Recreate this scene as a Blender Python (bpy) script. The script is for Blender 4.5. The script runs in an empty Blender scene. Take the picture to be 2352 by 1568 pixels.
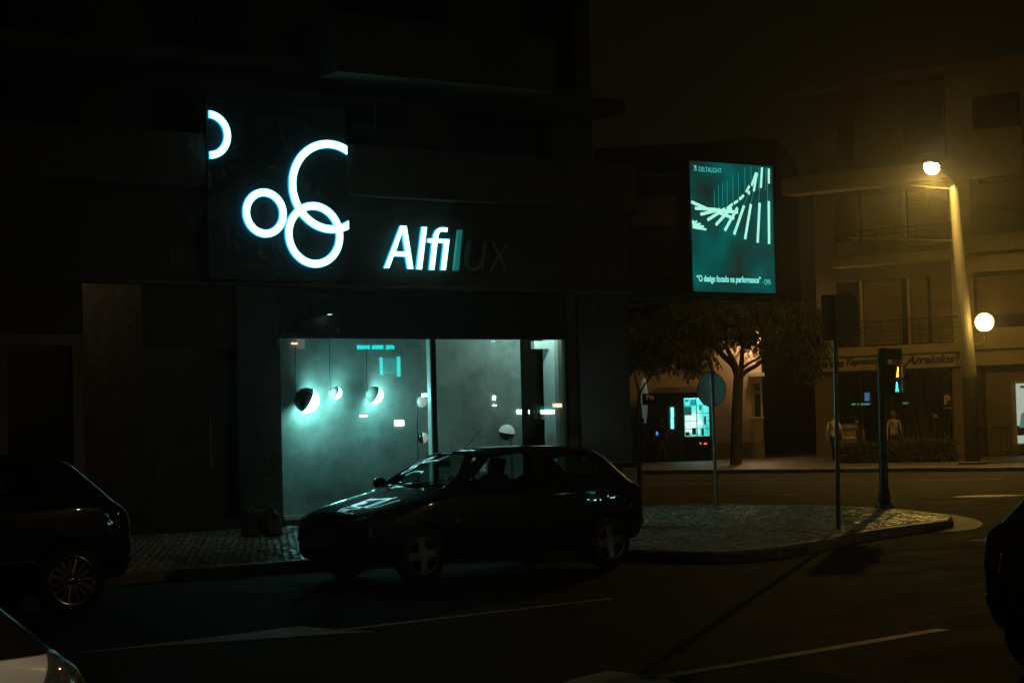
import bpy, bmesh, math, random
from mathutils import Vector, Matrix, Euler
random.seed(7)
R = math.radians
scene = bpy.context.scene
col = scene.collection

# ------------------------------------------------------------------ camera
CAM_H = 1.65
FPX = 4500.0                      # focal length in pixels of a 2352 px wide picture
PITCH = math.atan((976 - 784) / FPX)
ROLL = 0.026
fwd = Vector((0, math.cos(PITCH), math.sin(PITCH)))
rt0 = Vector((1, 0, 0)); up0 = Vector((0, -math.sin(PITCH), math.cos(PITCH)))
rt = rt0 * math.cos(ROLL) - up0 * math.sin(ROLL)
up = up0 * math.cos(ROLL) + rt0 * math.sin(ROLL)
cam_d = bpy.data.cameras.new('camera')
cam_d.sensor_width = 36; cam_d.lens = FPX / 2352 * 36
cam_d.clip_start = 0.1; cam_d.clip_end = 2000
cam_d.dof.use_dof = True; cam_d.dof.focus_distance = 31.0; cam_d.dof.aperture_fstop = 9.0
cam = bpy.data.objects.new('camera', cam_d); col.objects.link(cam)
m = Matrix((rt, up, -fwd)).transposed().to_4x4(); m.translation = (0, 0, CAM_H)
cam.matrix_world = m
scene.camera = cam
CO = Vector((0, 0, CAM_H))

# ------------------------------------------------------------------ night sky, exposure
w = bpy.data.worlds.new('World'); scene.world = w; w.use_nodes = True
wn = w.node_tree.nodes; wl = w.node_tree.links
bg = wn['Background']
bg.inputs['Color'].default_value = (1.0, 0.80, 0.30, 1)      # town glow on the night air
bg.inputs['Strength'].default_value = 0.0030
scene.view_settings.view_transform = 'Standard'
scene.view_settings.look = 'None'
scene.view_settings.exposure = 0
scene.view_settings.gamma = 1
scene.view_settings.use_curve_mapping = False
scene.render.engine = 'CYCLES'
cy = scene.cycles
cy.use_denoising = True
cy.denoiser = 'OPENIMAGEDENOISE'
cy.max_bounces = 7; cy.transparent_max_bounces = 24
cy.glossy_bounces = 4; cy.transmission_bounces = 8; cy.diffuse_bounces = 2
cy.volume_bounces = 0
cy.caustics_reflective = False; cy.caustics_refractive = False
cy.sample_clamp_indirect = 4.0
cy.use_adaptive_sampling = True; cy.adaptive_threshold = .03

# ------------------------------------------------------------------ pixels to places (2352 x 1568 picture)
def ray(px, py):
    return (fwd + rt * ((px - 1176) / FPX) + up * ((784 - py) / FPX))
def G(px, py, z=0.0):
    d = ray(px, py); t = (z - CAM_H) / d.z
    return CO + d * t
def AT(px, py, Y):
    d = ray(px, py); return CO + d * (Y / d.y)

class Frame:
    """An upright plane frame: x along the wall, y into the wall, z up."""
    def __init__(s, origin, deg):
        s.o = Vector((origin[0], origin[1], 0)); s.a = R(deg)
        s.x = Vector((math.cos(s.a), math.sin(s.a), 0)); s.y = Vector((-math.sin(s.a), math.cos(s.a), 0))
    def px(s, px, py, y=0.0):
        d = ray(px, py)
        t = ((s.o + s.y * y - CO).dot(s.y)) / d.dot(s.y)
        p = CO + d * t
        return ((p - s.o).dot(s.x), p.z)
    def w(s, x, y, z):
        return s.o + s.x * x + s.y * y + Vector((0, 0, z))
    def loc(s, p):
        q = Vector((p[0], p[1], 0)) - s.o
        return q.dot(s.x), q.dot(s.y)

# ------------------------------------------------------------------ materials
MATS = {}
def mat(name, c=(.5, .5, .5), rough=.6, metal=0., var=0., vscale=4., bump=0., bscale=40., coat=0., emit=None, estr=0., spec=.5, island=0., det=6., trans=None):
    if name in MATS: return MATS[name]
    mt = bpy.data.materials.new(name); mt.use_nodes = True
    nt = mt.node_tree; b = nt.nodes['Principled BSDF']
    b.inputs['Base Color'].default_value = (*c, 1)
    b.inputs['Roughness'].default_value = rough
    b.inputs['Metallic'].default_value = metal
    b.inputs['Specular IOR Level'].default_value = spec
    if coat: b.inputs['Coat Weight'].default_value = coat; b.inputs['Coat Roughness'].default_value = .03
    if emit:
        b.inputs['Emission Color'].default_value = (*emit, 1); b.inputs['Emission Strength'].default_value = estr
    if var or bump or island:
        tc = nt.nodes.new('ShaderNodeTexCoord')
    cur = None
    if var:
        n = nt.nodes.new('ShaderNodeTexNoise'); n.inputs['Scale'].default_value = vscale; n.inputs['Detail'].default_value = det
        n.inputs['Roughness'].default_value = .65
        nt.links.new(tc.outputs['Object'], n.inputs['Vector'])
        r = nt.nodes.new('ShaderNodeMapRange'); r.inputs[1].default_value = .3; r.inputs[2].default_value = .7
        r.inputs[3].default_value = 1 - var; r.inputs[4].default_value = 1 + var
        nt.links.new(n.outputs['Fac'], r.inputs[0])
        cur = r.outputs[0]
        rr = nt.nodes.new('ShaderNodeMapRange'); rr.inputs[1].default_value = .3; rr.inputs[2].default_value = .7
        rr.inputs[3].default_value = max(.02, rough - .12 * min(1, var * 2)); rr.inputs[4].default_value = min(1, rough + .1)
        nt.links.new(n.outputs['Fac'], rr.inputs[0]); nt.links.new(rr.outputs[0], b.inputs['Roughness'])
    if island:
        g = nt.nodes.new('ShaderNodeNewGeometry'); r = nt.nodes.new('ShaderNodeMapRange')
        r.inputs[3].default_value = 1 - island; r.inputs[4].default_value = 1 + island
        nt.links.new(g.outputs['Random Per Island'], r.inputs[0])
        if cur is None: cur = r.outputs[0]
        else:
            mm = nt.nodes.new('ShaderNodeMath'); mm.operation = 'MULTIPLY'
            nt.links.new(cur, mm.inputs[0]); nt.links.new(r.outputs[0], mm.inputs[1]); cur = mm.outputs[0]
    if cur is not None:
        vm = nt.nodes.new('ShaderNodeVectorMath'); vm.operation = 'SCALE'; vm.inputs[0].default_value = c
        nt.links.new(cur, vm.inputs['Scale']); nt.links.new(vm.outputs[0], b.inputs['Base Color'])
    if bump:
        n2 = nt.nodes.new('ShaderNodeTexNoise'); n2.inputs['Scale'].default_value = bscale; n2.inputs['Detail'].default_value = 5
        nt.links.new(tc.outputs['Object'], n2.inputs['Vector'])
        bp = nt.nodes.new('ShaderNodeBump'); bp.inputs['Strength'].default_value = bump; bp.inputs['Distance'].default_value = .02
        nt.links.new(n2.outputs['Fac'], bp.inputs['Height']); nt.links.new(bp.outputs[0], b.inputs['Normal'])
    MATS[name] = mt
    return mt
def glass(name, tint=(.9, .95, .95), ior=1.5, boost=0.0, rough=0.0):
    if name in MATS: return MATS[name]
    mt = bpy.data.materials.new(name); mt.use_nodes = True
    nt = mt.node_tree; nt.nodes.clear()
    o = nt.nodes.new('ShaderNodeOutputMaterial'); mx = nt.nodes.new('ShaderNodeMixShader')
    t = nt.nodes.new('ShaderNodeBsdfTransparent'); t.inputs[0].default_value = (*tint, 1)
    g = nt.nodes.new('ShaderNodeBsdfGlossy'); g.inputs['Roughness'].default_value = rough
    f = nt.nodes.new('ShaderNodeFresnel'); f.inputs[0].default_value = ior
    a = nt.nodes.new('ShaderNodeMath'); a.operation = 'ADD'; a.inputs[1].default_value = boost; a.use_clamp = True
    ge = nt.nodes.new('ShaderNodeNewGeometry'); mr = nt.nodes.new('ShaderNodeMapRange')      # same mirror from either side of the sheet
    mr.inputs[3].default_value = ior; mr.inputs[4].default_value = 1 / ior
    nt.links.new(ge.outputs['Backfacing'], mr.inputs[0]); nt.links.new(mr.outputs[0], f.inputs[0])
    nt.links.new(f.outputs[0], a.inputs[0])
    nt.links.new(a.outputs[0], mx.inputs[0]); nt.links.new(t.outputs[0], mx.inputs[1]); nt.links.new(g.outputs[0], mx.inputs[2])
    nt.links.new(mx.outputs[0], o.inputs[0])
    MATS[name] = mt
    return mt
def emis(name, c, s):
    return mat(name, (.6, .6, .6), .4, emit=c, estr=s)

# ------------------------------------------------------------------ mesh builder
class MB:
    def __init__(s): s.v = []; s.f = []
    def add(s, vs, fs):
        n = len(s.v); s.v += [tuple(v) for v in vs]; s.f += [tuple(i + n for i in f) for f in fs]; return s
    def box(s, x0, x1, y0, y1, z0, z1):
        return s.add([(x0, y0, z0), (x1, y0, z0), (x1, y1, z0), (x0, y1, z0), (x0, y0, z1), (x1, y0, z1), (x1, y1, z1), (x0, y1, z1)],
                     [(0, 3, 2, 1), (4, 5, 6, 7), (0, 1, 5, 4), (1, 2, 6, 5), (2, 3, 7, 6), (3, 0, 4, 7)])
    def prism(s, poly, a0, a1, axis='z'):
        """poly of 2D points, extruded along axis from a0 to a1"""
        n = len(poly)
        def mk(p, a):
            return {'z': (p[0], p[1], a), 'y': (p[0], a, p[1]), 'x': (a, p[0], p[1])}[axis]
        vs = [mk(p, a0) for p in poly] + [mk(p, a1) for p in poly]
        fs = [tuple(range(n - 1, -1, -1)), tuple(range(n, 2 * n))] + [(i, (i + 1) % n, n + (i + 1) % n, n + i) for i in range(n)]
        return s.add(vs, fs)
    def tube(s, pts, r, n=8, cap=True):
        pts = [Vector(p) for p in pts]; k = len(pts)
        rs = r if isinstance(r, (list, tuple)) else [r] * k
        vs = []; prev = None
        for i, p in enumerate(pts):
            t = (pts[min(i + 1, k - 1)] - pts[max(i - 1, 0)])
            t = t.normalized() if t.length > 1e-9 else Vector((0, 0, 1))
            a = prev if prev is not None else (Vector((1, 0, 0)) if abs(t.x) < .9 else Vector((0, 1, 0)))
            a = (a - t * a.dot(t)).normalized(); prev = a; b = t.cross(a)
            for j in range(n):
                q = 2 * math.pi * j / n
                vs.append(p + (a * math.cos(q) + b * math.sin(q)) * rs[i])
        fs = [(i * n + j, i * n + (j + 1) % n, (i + 1) * n + (j + 1) % n, (i + 1) * n + j) for i in range(k - 1) for j in range(n)]
        if cap: fs += [tuple(range(n - 1, -1, -1)), tuple(range((k - 1) * n, k * n))]
        return s.add(vs, fs)
    def lathe(s, prof, n=24, axis='z', o=(0, 0, 0), closed=False):
        """prof: (radius, height) pairs"""
        vs = []
        for r_, h in prof:
            for j in range(n):
                q = 2 * math.pi * j / n; a, b = r_ * math.cos(q), r_ * math.sin(q)
                p = {'z': (a, b, h), 'y': (a, h, b), 'x': (h, a, b)}[axis]
                vs.append((p[0] + o[0], p[1] + o[1], p[2] + o[2]))
        k = len(prof)
        fs = [(i * n + j, i * n + (j + 1) % n, (i + 1) * n + (j + 1) % n, (i + 1) * n + j) for i in range(k - 1) for j in range(n)]
        if closed: fs += [((k - 1) * n + j, (k - 1) * n + (j + 1) % n, (j + 1) % n, j) for j in range(n)]
        return s.add(vs, fs)
    def ball(s, c, r, nu=20, nv=12):
        pr = [(max(1e-4, math.sin(math.pi * i / nv)) * 1.0, -math.cos(math.pi * i / nv)) for i in range(nv + 1)]
        rr = r if isinstance(r, (list, tuple)) else (r, r, r)
        k = len(s.v); s.lathe(pr, nu)
        s.v[k:] = [(c[0] + v[0] * rr[0], c[1] + v[1] * rr[1], c[2] + v[2] * rr[2]) for v in s.v[k:]]
        return s
    def xf(s, M):
        s.v = [tuple(M @ Vector(v)) for v in s.v]; return s
    def mesh(s, name):
        me = bpy.data.meshes.new(name); me.from_pydata(s.v, [], s.f); me.update()
        bm = bmesh.new(); bm.from_mesh(me); bmesh.ops.recalc_face_normals(bm, faces=bm.faces); bm.to_mesh(me); bm.free()
        return me
    def build(s, name, mt, parent=None, smooth=False, loc=None, bevel=0):
        me = s.mesh(name)
        return link(name, me, mt, parent, smooth, loc, bevel)
def link(name, me, mt, parent=None, smooth=False, loc=None, bevel=0):
    o = bpy.data.objects.new(name, me); col.objects.link(o)
    if mt and not me.materials: me.materials.append(mt)
    if smooth:
        for p in me.polygons: p.use_smooth = True
    if parent: o.parent = parent
    if loc is not None: o.location = loc
    if bevel:
        b = o.modifiers.new('bevel', 'BEVEL'); b.width = bevel; b.segments = 2; b.limit_method = 'ANGLE'
    return o
def thing(name, label, cat, loc=(0, 0, 0), rz=0., group=None):
    o = bpy.data.objects.new(name, None); col.objects.link(o); o.empty_display_size = .2
    o.location = loc; o.rotation_euler = (0, 0, rz)
    return tag(o, label, cat, group)
def tag(o, label=None, cat=None, group=None, kind=None):
    if label: o['label'] = label
    if cat: o['category'] = cat
    if group: o['group'] = group
    if kind: o['kind'] = kind
    return o
def fthing(fr, name, label, cat, group=None):
    return thing(name, label, cat, fr.o, fr.a, group)
def copy_tree(o, parent=None):
    c = o.copy(); col.objects.link(c); c.parent = parent
    for ch in list(o.children): copy_tree(ch, c)
    return c
def evalmesh(o):
    dg = bpy.context.evaluated_depsgraph_get(); dg.update()
    return bpy.data.meshes.new_from_object(o.evaluated_get(dg))
def kill(o):
    bpy.data.objects.remove(o, do_unlink=True)
def text_mesh(s, size, ext=.004, shear=0., bold=0., align='LEFT'):
    c = bpy.data.curves.new('text', 'FONT'); c.body = s; c.size = size; c.extrude = ext; c.shear = shear; c.offset = bold; c.align_x = align
    c.resolution_u = 4
    o = bpy.data.objects.new('text', c); col.objects.link(o)
    me = evalmesh(o); kill(o); me.materials.clear()
    me.transform(Matrix.Rotation(R(90), 4, 'X'))
    return me
def fit_text(me, x0, x1, z0=None, z1=None, y=0.):
    xs = [v.co.x for v in me.vertices]; zs = [v.co.z for v in me.vertices]
    sx = (x1 - x0) / (max(xs) - min(xs)); mx, mz = min(xs), min(zs)
    sz = sx if z1 is None else (z1 - z0) / (max(zs) - mz)
    for v in me.vertices:
        v.co.x = x0 + (v.co.x - mx) * sx; v.co.z = z0 + (v.co.z - mz) * sz; v.co.y += y
    return me
def outline_mesh(loops, y0, y1, name):
    """filled 2D outline (x,z), with holes, given depth from y0 (front) to y1"""
    c = bpy.data.curves.new(name, 'CURVE'); c.dimensions = '2D'; c.fill_mode = 'BOTH'; c.extrude = abs(y1 - y0) / 2
    for lp in loops:
        sp = c.splines.new('POLY'); sp.points.add(len(lp) - 1); sp.use_cyclic_u = True
        for p, q in zip(sp.points, lp): p.co = (q[0], q[1], 0, 1)
    o = bpy.data.objects.new(name, c); col.objects.link(o); me = evalmesh(o); kill(o); me.materials.clear()
    me.transform(Matrix.Translation((0, (y0 + y1) / 2, 0)) @ Matrix.Rotation(R(90), 4, 'X'))
    return me

# ------------------------------------------------------------------ palette
M_asph = mat('asphalt', (.036, .033, .027), .8, spec=.2, var=.35, vscale=1.3, bump=.35, bscale=120)
M_paint = mat('road_paint', (.55, .52, .42), .6, var=.3, vscale=6)
M_kerb = mat('kerb_stone', (.22, .20, .17), .5, var=.2, vscale=3, bump=.2, bscale=30, island=.15)
M_bed = mat('mortar_bed', (.10, .09, .08), .85, var=.2)
M_cob = mat('cobble', (.60, .55, .44), .24, var=.15, vscale=9, bump=.25, bscale=60, island=.35)
M_slab = mat('far_paving', (.12, .105, .09), .5, var=.25, vscale=2, bump=.3, bscale=20)
M_black = mat('black_gloss', (.012, .012, .012), .12)
M_blackm = mat('black_matt', (.015, .014, .013), .55)
M_metal = mat('galvanised', (.32, .33, .33), .35, metal=.9, var=.15)
M_darkm = mat('dark_metal', (.06, .06, .055), .4, metal=.5)
M_stone = mat('dark_stone', (.055, .045, .038), .2, var=.35, vscale=7, bump=.06, bscale=30)
M_wallb = mat('brown_render', (.17, .115, .07), .85, var=.15, vscale=2, bump=.2, bscale=50)
M_wallp = mat('brown_panel', (.095, .066, .044), .7, var=.15, vscale=1.5)
M_glassd = glass('shop_glass', (.93, .96, .95), 1.45, .02)
M_glassk = mat('dark_glass', (.004, .004, .004), .04, spec=.6)
exec_parts = []

# ================================================================== GROUND
def ground_sheet(name, poly, z, mt):
    o = MB().add([(p[0], p[1], z) for p in poly], [tuple(range(len(poly)))]).build(name, mt)
    return tag(o, kind='structure')
ground_sheet('road', [(-150, -60), (150, -60), (150, 220), (-150, 220)], 0, M_asph)

FA = Frame(G(336, 1226, .12), 35)           # shop front
ZP = .12                                     # pavement height
def inpoly(p, poly):
    x, y = p; c = False; j = len(poly) - 1
    for i in range(len(poly)):
        a, b = poly[i], poly[j]
        if (a[1] > y) != (b[1] > y) and x < (b[0] - a[0]) * (y - a[1]) / (b[1] - a[1]) + a[0]: c = not c
        j = i
    return c
def smooth_line(pts, n=3):
    for _ in range(n):
        q = [pts[0]]
        for a, b in zip(pts, pts[1:]): q += [a * .75 + b * .25, a * .25 + b * .75]
        pts = q + [pts[-1]]
    return pts
# kerb line, from the left along the shop pavement, out round the corner and back along the avenue
k0 = G(678, 1289, ZP)
kl = [k0 - FA.x * 14, k0 - FA.x * 1.5, k0 + FA.x * 2.8, G(1440, 1262, ZP), G(1560, 1269, ZP), G(1660, 1268, ZP), G(1770, 1262, ZP), G(1880, 1243, ZP), G(2000, 1218, ZP), G(2120, 1202, ZP),
      G(2186, 1194, ZP), G(2192, 1186, ZP), G(2150, 1177, ZP), G(2060, 1168, ZP), G(1950, 1163, ZP), G(1800, 1159, ZP), G(1640, 1156, ZP), G(1480, 1156, ZP)]
av = (kl[-1] - kl[-2]).normalized()
kl += [kl[-1] + FA.y * 40]
kerb_line = smooth_line([Vector((p.x, p.y, 0)) for p in kl], 2)
pave_poly = [(p.x, p.y) for p in kerb_line] + [tuple((FA.o + FA.y * 60 - FA.x * 16)[:2])]
pave = MB().prism(pave_poly, 0.0, ZP - .025).build('pavement', M_bed)
tag(pave, kind='structure')
# kerb stones, one by one
def kerb_stones(line, parent, wid=.18, ln=1.0, top=ZP + .004, inward=1):
    acc = []; d = 0
    seg = [(a, b) for a, b in zip(line, line[1:])]
    tot = sum((b - a).length for a, b in seg)
    def at(s_):
        for a, b in seg:
            l = (b - a).length
            if s_ <= l: return a.lerp(b, s_ / l), (b - a).normalized()
            s_ -= l
        return seg[-1][1], (seg[-1][1] - seg[-1][0]).normalized()
    n = int(tot / ln)
    for i in range(n):
        p0, t0 = at(i * ln + .008); p1, t1 = at((i + 1) * ln - .008)
        n0 = Vector((-t0.y, t0.x, 0)) * inward; n1 = Vector((-t1.y, t1.x, 0)) * inward
        jz = random.uniform(-.006, .006)
        q = [p0 - n0 * .004, p1 - n1 * .004, p1 + n1 * wid, p0 + n0 * wid]
        vs = [(v.x, v.y, -.02) for v in q] + [(v.x, v.y, top - .02 + jz) for v in q[:2]] + [(v.x, v.y, top + jz) for v in q[2:]]
        e0, e1 = q[0] + n0 * .02, q[1] + n1 * .02
        vs += [(e0.x, e0.y, top + jz), (e1.x, e1.y, top + jz)]
        fs = [(0, 1, 5, 4), (4, 5, 9, 8), (8, 9, 6, 7), (1, 2, 6, 9, 5), (2, 3, 7, 6), (3, 0, 4, 8, 7)]
        c = (q[0] + q[2]) / 2
        mb = MB().add([(v[0] - c.x, v[1] - c.y, v[2]) for v in vs], fs)
        mb.build('kerb_stone', M_kerb, parent, loc=(c.x, c.y, 0))
vis = [p for p in kerb_line if (p - FA.o).dot(FA.x) > -4 or True]
kerb_stones(kerb_line[1:], pave)
# cobbles: small cubes of stone set in rows, tops domed and uneven
def cobble_verts(c, sx, sy, a, top):
    ca, sa = math.cos(a), math.sin(a); out = []
    for z, k in ((top - .05, 1.0), (top - .012, .97), (top, .70)):
        for qx, qy in ((-1, -1), (1, -1), (1, 1), (-1, 1)):
            jx = sx * k * qx * (1 + random.uniform(-.1, .1)); jy = sy * k * qy * (1 + random.uniform(-.1, .1))
            out.append((c[0] + jx * ca - jy * sa, c[1] + jx * sa + jy * ca, z + (random.uniform(-.004, .004) if k < .9 else 0)))
    return out
CF = [(0, 1, 5, 4), (1, 2, 6, 5), (2, 3, 7, 6), (3, 0, 4, 7), (4, 5, 9, 8), (5, 6, 10, 9), (6, 7, 11, 10), (7, 4, 8, 11), (8, 9, 10, 11)]
inner = [(p.x, p.y) for p in [a + Vector((-(b - a).normalized().y, (b - a).normalized().x, 0)) * .2 for a, b in zip(kerb_line, kerb_line[1:])]]
inner_poly = inner + [tuple((FA.o + FA.y * 60 - FA.x * 16)[:2])]
cand = []
pitch = .112
for i in range(-40, 230):
    for j in range(-110, 120):
        p = FA.o + FA.x * (i * pitch + (j % 2) * pitch * .5) + FA.y * (j * pitch * .95)
        x, y = p.x + random.uniform(-.012, .012), p.y + random.uniform(-.012, .012)
        if not inpoly((x, y), inner_poly): continue
        lx, ly = FA.loc((x, y))
        cp = Vector((x, y, ZP)) - CO
        sx_ = 1176 + FPX * cp.dot(rt) / cp.dot(fwd); sy_ = 784 - FPX * cp.dot(up) / cp.dot(fwd)
        if sx_ < 40 or sx_ > 2260 or y > 37: continue
        if ly > -.03 and lx < 9.6: continue       # under the shop
        seen = not (700 < sx_ < 1420 and sy_ > 1180)            # hidden behind the parked hatchback otherwise
        cand.append((cp.length + (0 if seen else 100) + (0 if sx_ > 1500 or 480 < sx_ < 700 else 8), x, y))
cand.sort()
M_cob_list = [M_cob]
shared = []
for k in range(8):
    mb = MB().add(cobble_verts((0, 0), pitch * .46, pitch * .44, 0, ZP), CF); shared.append(mb.mesh('cobble'))
    shared[-1].materials.append(M_cob)
for d, x, y in cand[:295]:
    o = bpy.data.objects.new('cobble', random.choice(shared)); col.objects.link(o); o.parent = pave
    o.location = (x, y, random.uniform(-.007, .007)); o.rotation_euler = (0, 0, FA.a + random.uniform(-.09, .09) + random.choice((0, R(90))))
mb = MB()
for d, x, y in cand[295:]:
    mb.add(cobble_verts((x, y), pitch * .46, pitch * .44, FA.a + random.uniform(-.09, .09), ZP + random.uniform(-.007, .007)), CF)
tag(mb.build('cobble_paving', M_cob, pave), kind='stuff')
# pale concrete apron round the nose of the corner
ap = [G(2060, 1214), G(2150, 1222), G(2230, 1218), G(2262, 1205), G(2250, 1195), G(2215, 1186), G(2160, 1178), G(2140, 1185)]
apl = smooth_line([Vector((p.x, p.y, 0)) for p in ap], 2)
ground_sheet('gutter_apron', [(p.x, p.y) for p in apl], .005, mat('apron_concrete', (.065, .058, .048), .6, var=.2, vscale=5, bump=.2))

# road markings
def stripe(a, b, wd, z=.004, name='lane_marking'):
    a, b = Vector((a.x, a.y, 0)), Vector((b.x, b.y, 0)); t = (b - a).normalized(); n = Vector((-t.y, t.x, 0)) * wd / 2
    return ground_sheet(name, [tuple((a - n)[:2]), tuple((b - n)[:2]), tuple((b + n)[:2]), tuple((a + n)[:2])], z, M_paint)
stripe(G(1490, 1560), G(2165, 1445), .13)
stripe(G(760, 1449), G(1405, 1374), .11)
def paint_poly(pts, name='painted_arrow'):
    return ground_sheet(name, [tuple(G(*p)[:2]) for p in pts], .004, M_paint)
paint_poly([(150, 1502), (460, 1466), (690, 1437), (790, 1448), (860, 1450), (760, 1456), (560, 1470), (330, 1486)])
paint_poly([(1240, 1584), (1330, 1556), (1395, 1541), (1440, 1545), (1530, 1560), (1600, 1590), (1400, 1610)])
for (a, b) in (((1480, 1112), (1700, 1110)), ((1740, 1108), (1985, 1106)), ((1480, 1137), (1835, 1135)), ((2060, 1104), (2300, 1100))):
    stripe(G(*a), G(*b), .13)
stripe(G(2230, 1240), G(2420, 1243), .12)
# manhole lid on the avenue
mh = G(2275, 1139)
o = MB().lathe([(0.001, .012), (.38, .012), (.40, .006), (.46, .005), (.46, .001)], 28).build('manhole_lid', mat('worn_iron', (.10, .085, .06), .5, metal=.4, var=.2, vscale=20, bump=.4, bscale=60), loc=(mh.x, mh.y, 0))
o.scale = (1.6, 1, 1)
tag(o, 'worn round iron manhole lid in the lit avenue carriageway', 'manhole')

# far pavement beyond the avenue
fk0, fk1 = G(1480, 1088), G(2352, 1081)
fk0 = Vector((fk0.x, fk0.y, 0)); fk1 = Vector((fk1.x, fk1.y, 0)); fd = (fk1 - fk0).normalized(); fn = Vector((-fd.y, fd.x, 0))
FARDEG = math.degrees(math.atan2(fd.y, fd.x))
fpave = MB().prism([tuple((fk0 - fd * 40)[:2]), tuple((fk1 + fd * 40)[:2]), tuple((fk1 + fd * 40 + fn * 120)[:2]), tuple((fk0 - fd * 40 + fn * 120)[:2])], 0, ZP).build('far_pavement', M_slab)
tag(fpave, kind='structure')
kerb_stones([fk0 - fd * 6 - fn * .18, fk1 + fd * 4 - fn * .18], fpave, wid=.17, ln=1.0, top=ZP + .008)

# ================================================================== SHOP BUILDING
B = fthing(FA, 'shop_building', 'dark corner building with lighting showroom on its ground floor', 'building')
def fb(name, mt, s0, s1, y0, y1, z0, z1, parent=None, bevel=0):
    return MB().box(s0, s1, y0, y1, z0, z1).build(name, mt, parent or B, bevel=bevel)
SR = 9.57
fb('plinth', M_stone, -7, 2.35, -.02, .25, 0, .30); fb('plinth', M_stone, 2.35, 8.19, -.02, .22, 0, .215); fb('plinth', M_stone, 8.19, SR + .02, -.02, .25, 0, .30)
# ground floor piers and walls
fb('pier', M_stone, -.98, -.012, 0, .3, .30, 3.98)
fb('pier', M_stone, 1.60, 2.35, -.012, .3, .30, 3.98)
fb('pier', M_stone, 8.40, SR, -.012, .3, .30, 3.98)
fb('door_jamb', mat('jamb_brown', (.12, .09, .05), .5, var=.1), 8.19, 8.395, .01, .3, .30, 3.98)
fb('wall', M_wallp, -7, -2.35, 0, .3, .30, 3.98)
# stone cladding panels, set proud with open joints
for (a, b_) in ((1.62, 2.33), (8.42, SR - .02)):
    zz = [.32, 1.2, 2.1, 3.0, 3.96]
    for z0, z1 in zip(zz, zz[1:]): fb('cladding_panel', M_stone, a, b_, -.03, -.014, z0 + .006, z1 - .006, bevel=.003)
# left display window with pale frame
M_frameY = mat('cream_frame', (.20, .17, .10), .5, var=.08)
wn_ = thing('tmp', 'x', 'x'); kill(wn_)
def window(parent, s0, s1, z0, z1, y=0., fw=.07, depth=.10, fm=None, pane=None, mull=(), name='window', rows=()):
    fm = fm or M_frameY
    f = MB().box(s0, s1, y - .02, y + depth, z1 - fw, z1).box(s0, s1, y - .02, y + depth, z0, z0 + fw).box(s0, s0 + fw, y - .018, y + depth, z0 + fw, z1 - fw).box(s1 - fw, s1, y - .018, y + depth, z0 + fw, z1 - fw)
    for q in mull: f.box(q - fw * .4, q + fw * .4, y - .015, y + depth, z0 + fw, z1 - fw)
    o = f.build(name, fm, parent)
    xs = [s0 + fw] + [q for q in mull] + [s1 - fw]
    for a, b_ in zip(xs, xs[1:]):
        MB().box(a, b_, y + .03, y + .042, z0 + fw, z1 - fw).build('pane', pane or M_glassk, o)
    return o
window(B, -2.35, -.985, .3, 3.2, .02, .17)
fb('lintel', M_wallp, -2.35, -.985, .02, .3, 3.2, 3.98)
# glossy panel door with the ring emblem
dr = fb('door', mat('door_panel', (.06, .055, .055), .16, var=.15, vscale=2), 0, 1.23, .05, .12, .30, 3.0)
fb('lintel', M_wallp, -.012, 1.60, .06, .3, 3.0, 3.98)
fb('side_recess', M_blackm, 1.235, 1.598, .22, .3, .30, 3.0)
for (cx, cz, r_) in ((.62, 1.55, .33), (.42, 1.10, .20)):
    MB().lathe([(r_, -.004), (r_ + .025, -.004), (r_ + .025, .0), (r_, .0)], 40, 'y', closed=True).build('emblem_ring', mat('emblem_grey', (.035, .03, .03), .35), dr, loc=(cx, .047, cz))
MB().tube([(1.12, .0, 1.1), (1.12, .0, 1.9)], .014).box(1.105, 1.135, .0, .05, 1.15, 1.18).box(1.105, 1.135, .0, .05, 1.82, 1.85).build('handle', M_metal, dr)
# showroom window: bulkhead, frame, two panes
fb('bulkhead', M_blackm, 2.352, 8.188, .012, .14, 3.20, 3.98)
M_fr = mat('window_frame_dark', (.03, .03, .03), .4)
M_frl = mat('window_frame_white', (.75, .74, .70), .35)
sw = MB().box(2.35, 2.40, .02, .12, .215, 3.2).box(8.14, 8.19, .02, .12, .215, 3.2).box(2.40, 8.14, .02, .12, 3.15, 3.2).box(5.315, 5.40, .02, .14, .275, 3.15).build('shop_window', M_fr, B)
MB().box(2.40, 8.14, -.01, .12, .215, .272).build('sill', M_frl, sw)
MB().box(5.285, 5.312, .03, .14, .275, 3.15).build('mullion', M_frl, sw)
for a, b_ in ((2.40, 5.285), (5.40, 8.14)):
    MB().box(a, b_, .06, .068, .275, 3.15).build('pane', M_glassd, sw)
# showroom interior
M_conc = mat('showroom_concrete', (.36, .37, .355), .75, var=.5, vscale=1.1, bump=.12, bscale=7, det=9)
dw_r = FA.px(1197, 900, 1.15)[0]
fb('display_wall', M_conc, 2.0, dw_r, 1.15, 1.27, .2, 3.95)
fb('showroom_floor', mat('floor_grey', (.12, .12, .12), .35, var=.2), 1.7, SR - .3, .25, 6, .1, .2)
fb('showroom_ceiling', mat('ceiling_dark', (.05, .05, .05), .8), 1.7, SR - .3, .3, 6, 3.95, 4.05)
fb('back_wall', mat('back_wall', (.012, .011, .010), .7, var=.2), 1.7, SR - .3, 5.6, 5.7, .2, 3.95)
fb('side_wall', M_wallp, 1.7, 1.8, .3, 5.6, .2, 3.95); fb('side_wall', M_wallp, SR - .3, SR - .2, .3, 5.6, .2, 3.95)
pc0, pc1 = FA.px(1275, 900, .55)[0], FA.px(1305, 900, .55)[0]
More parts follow.
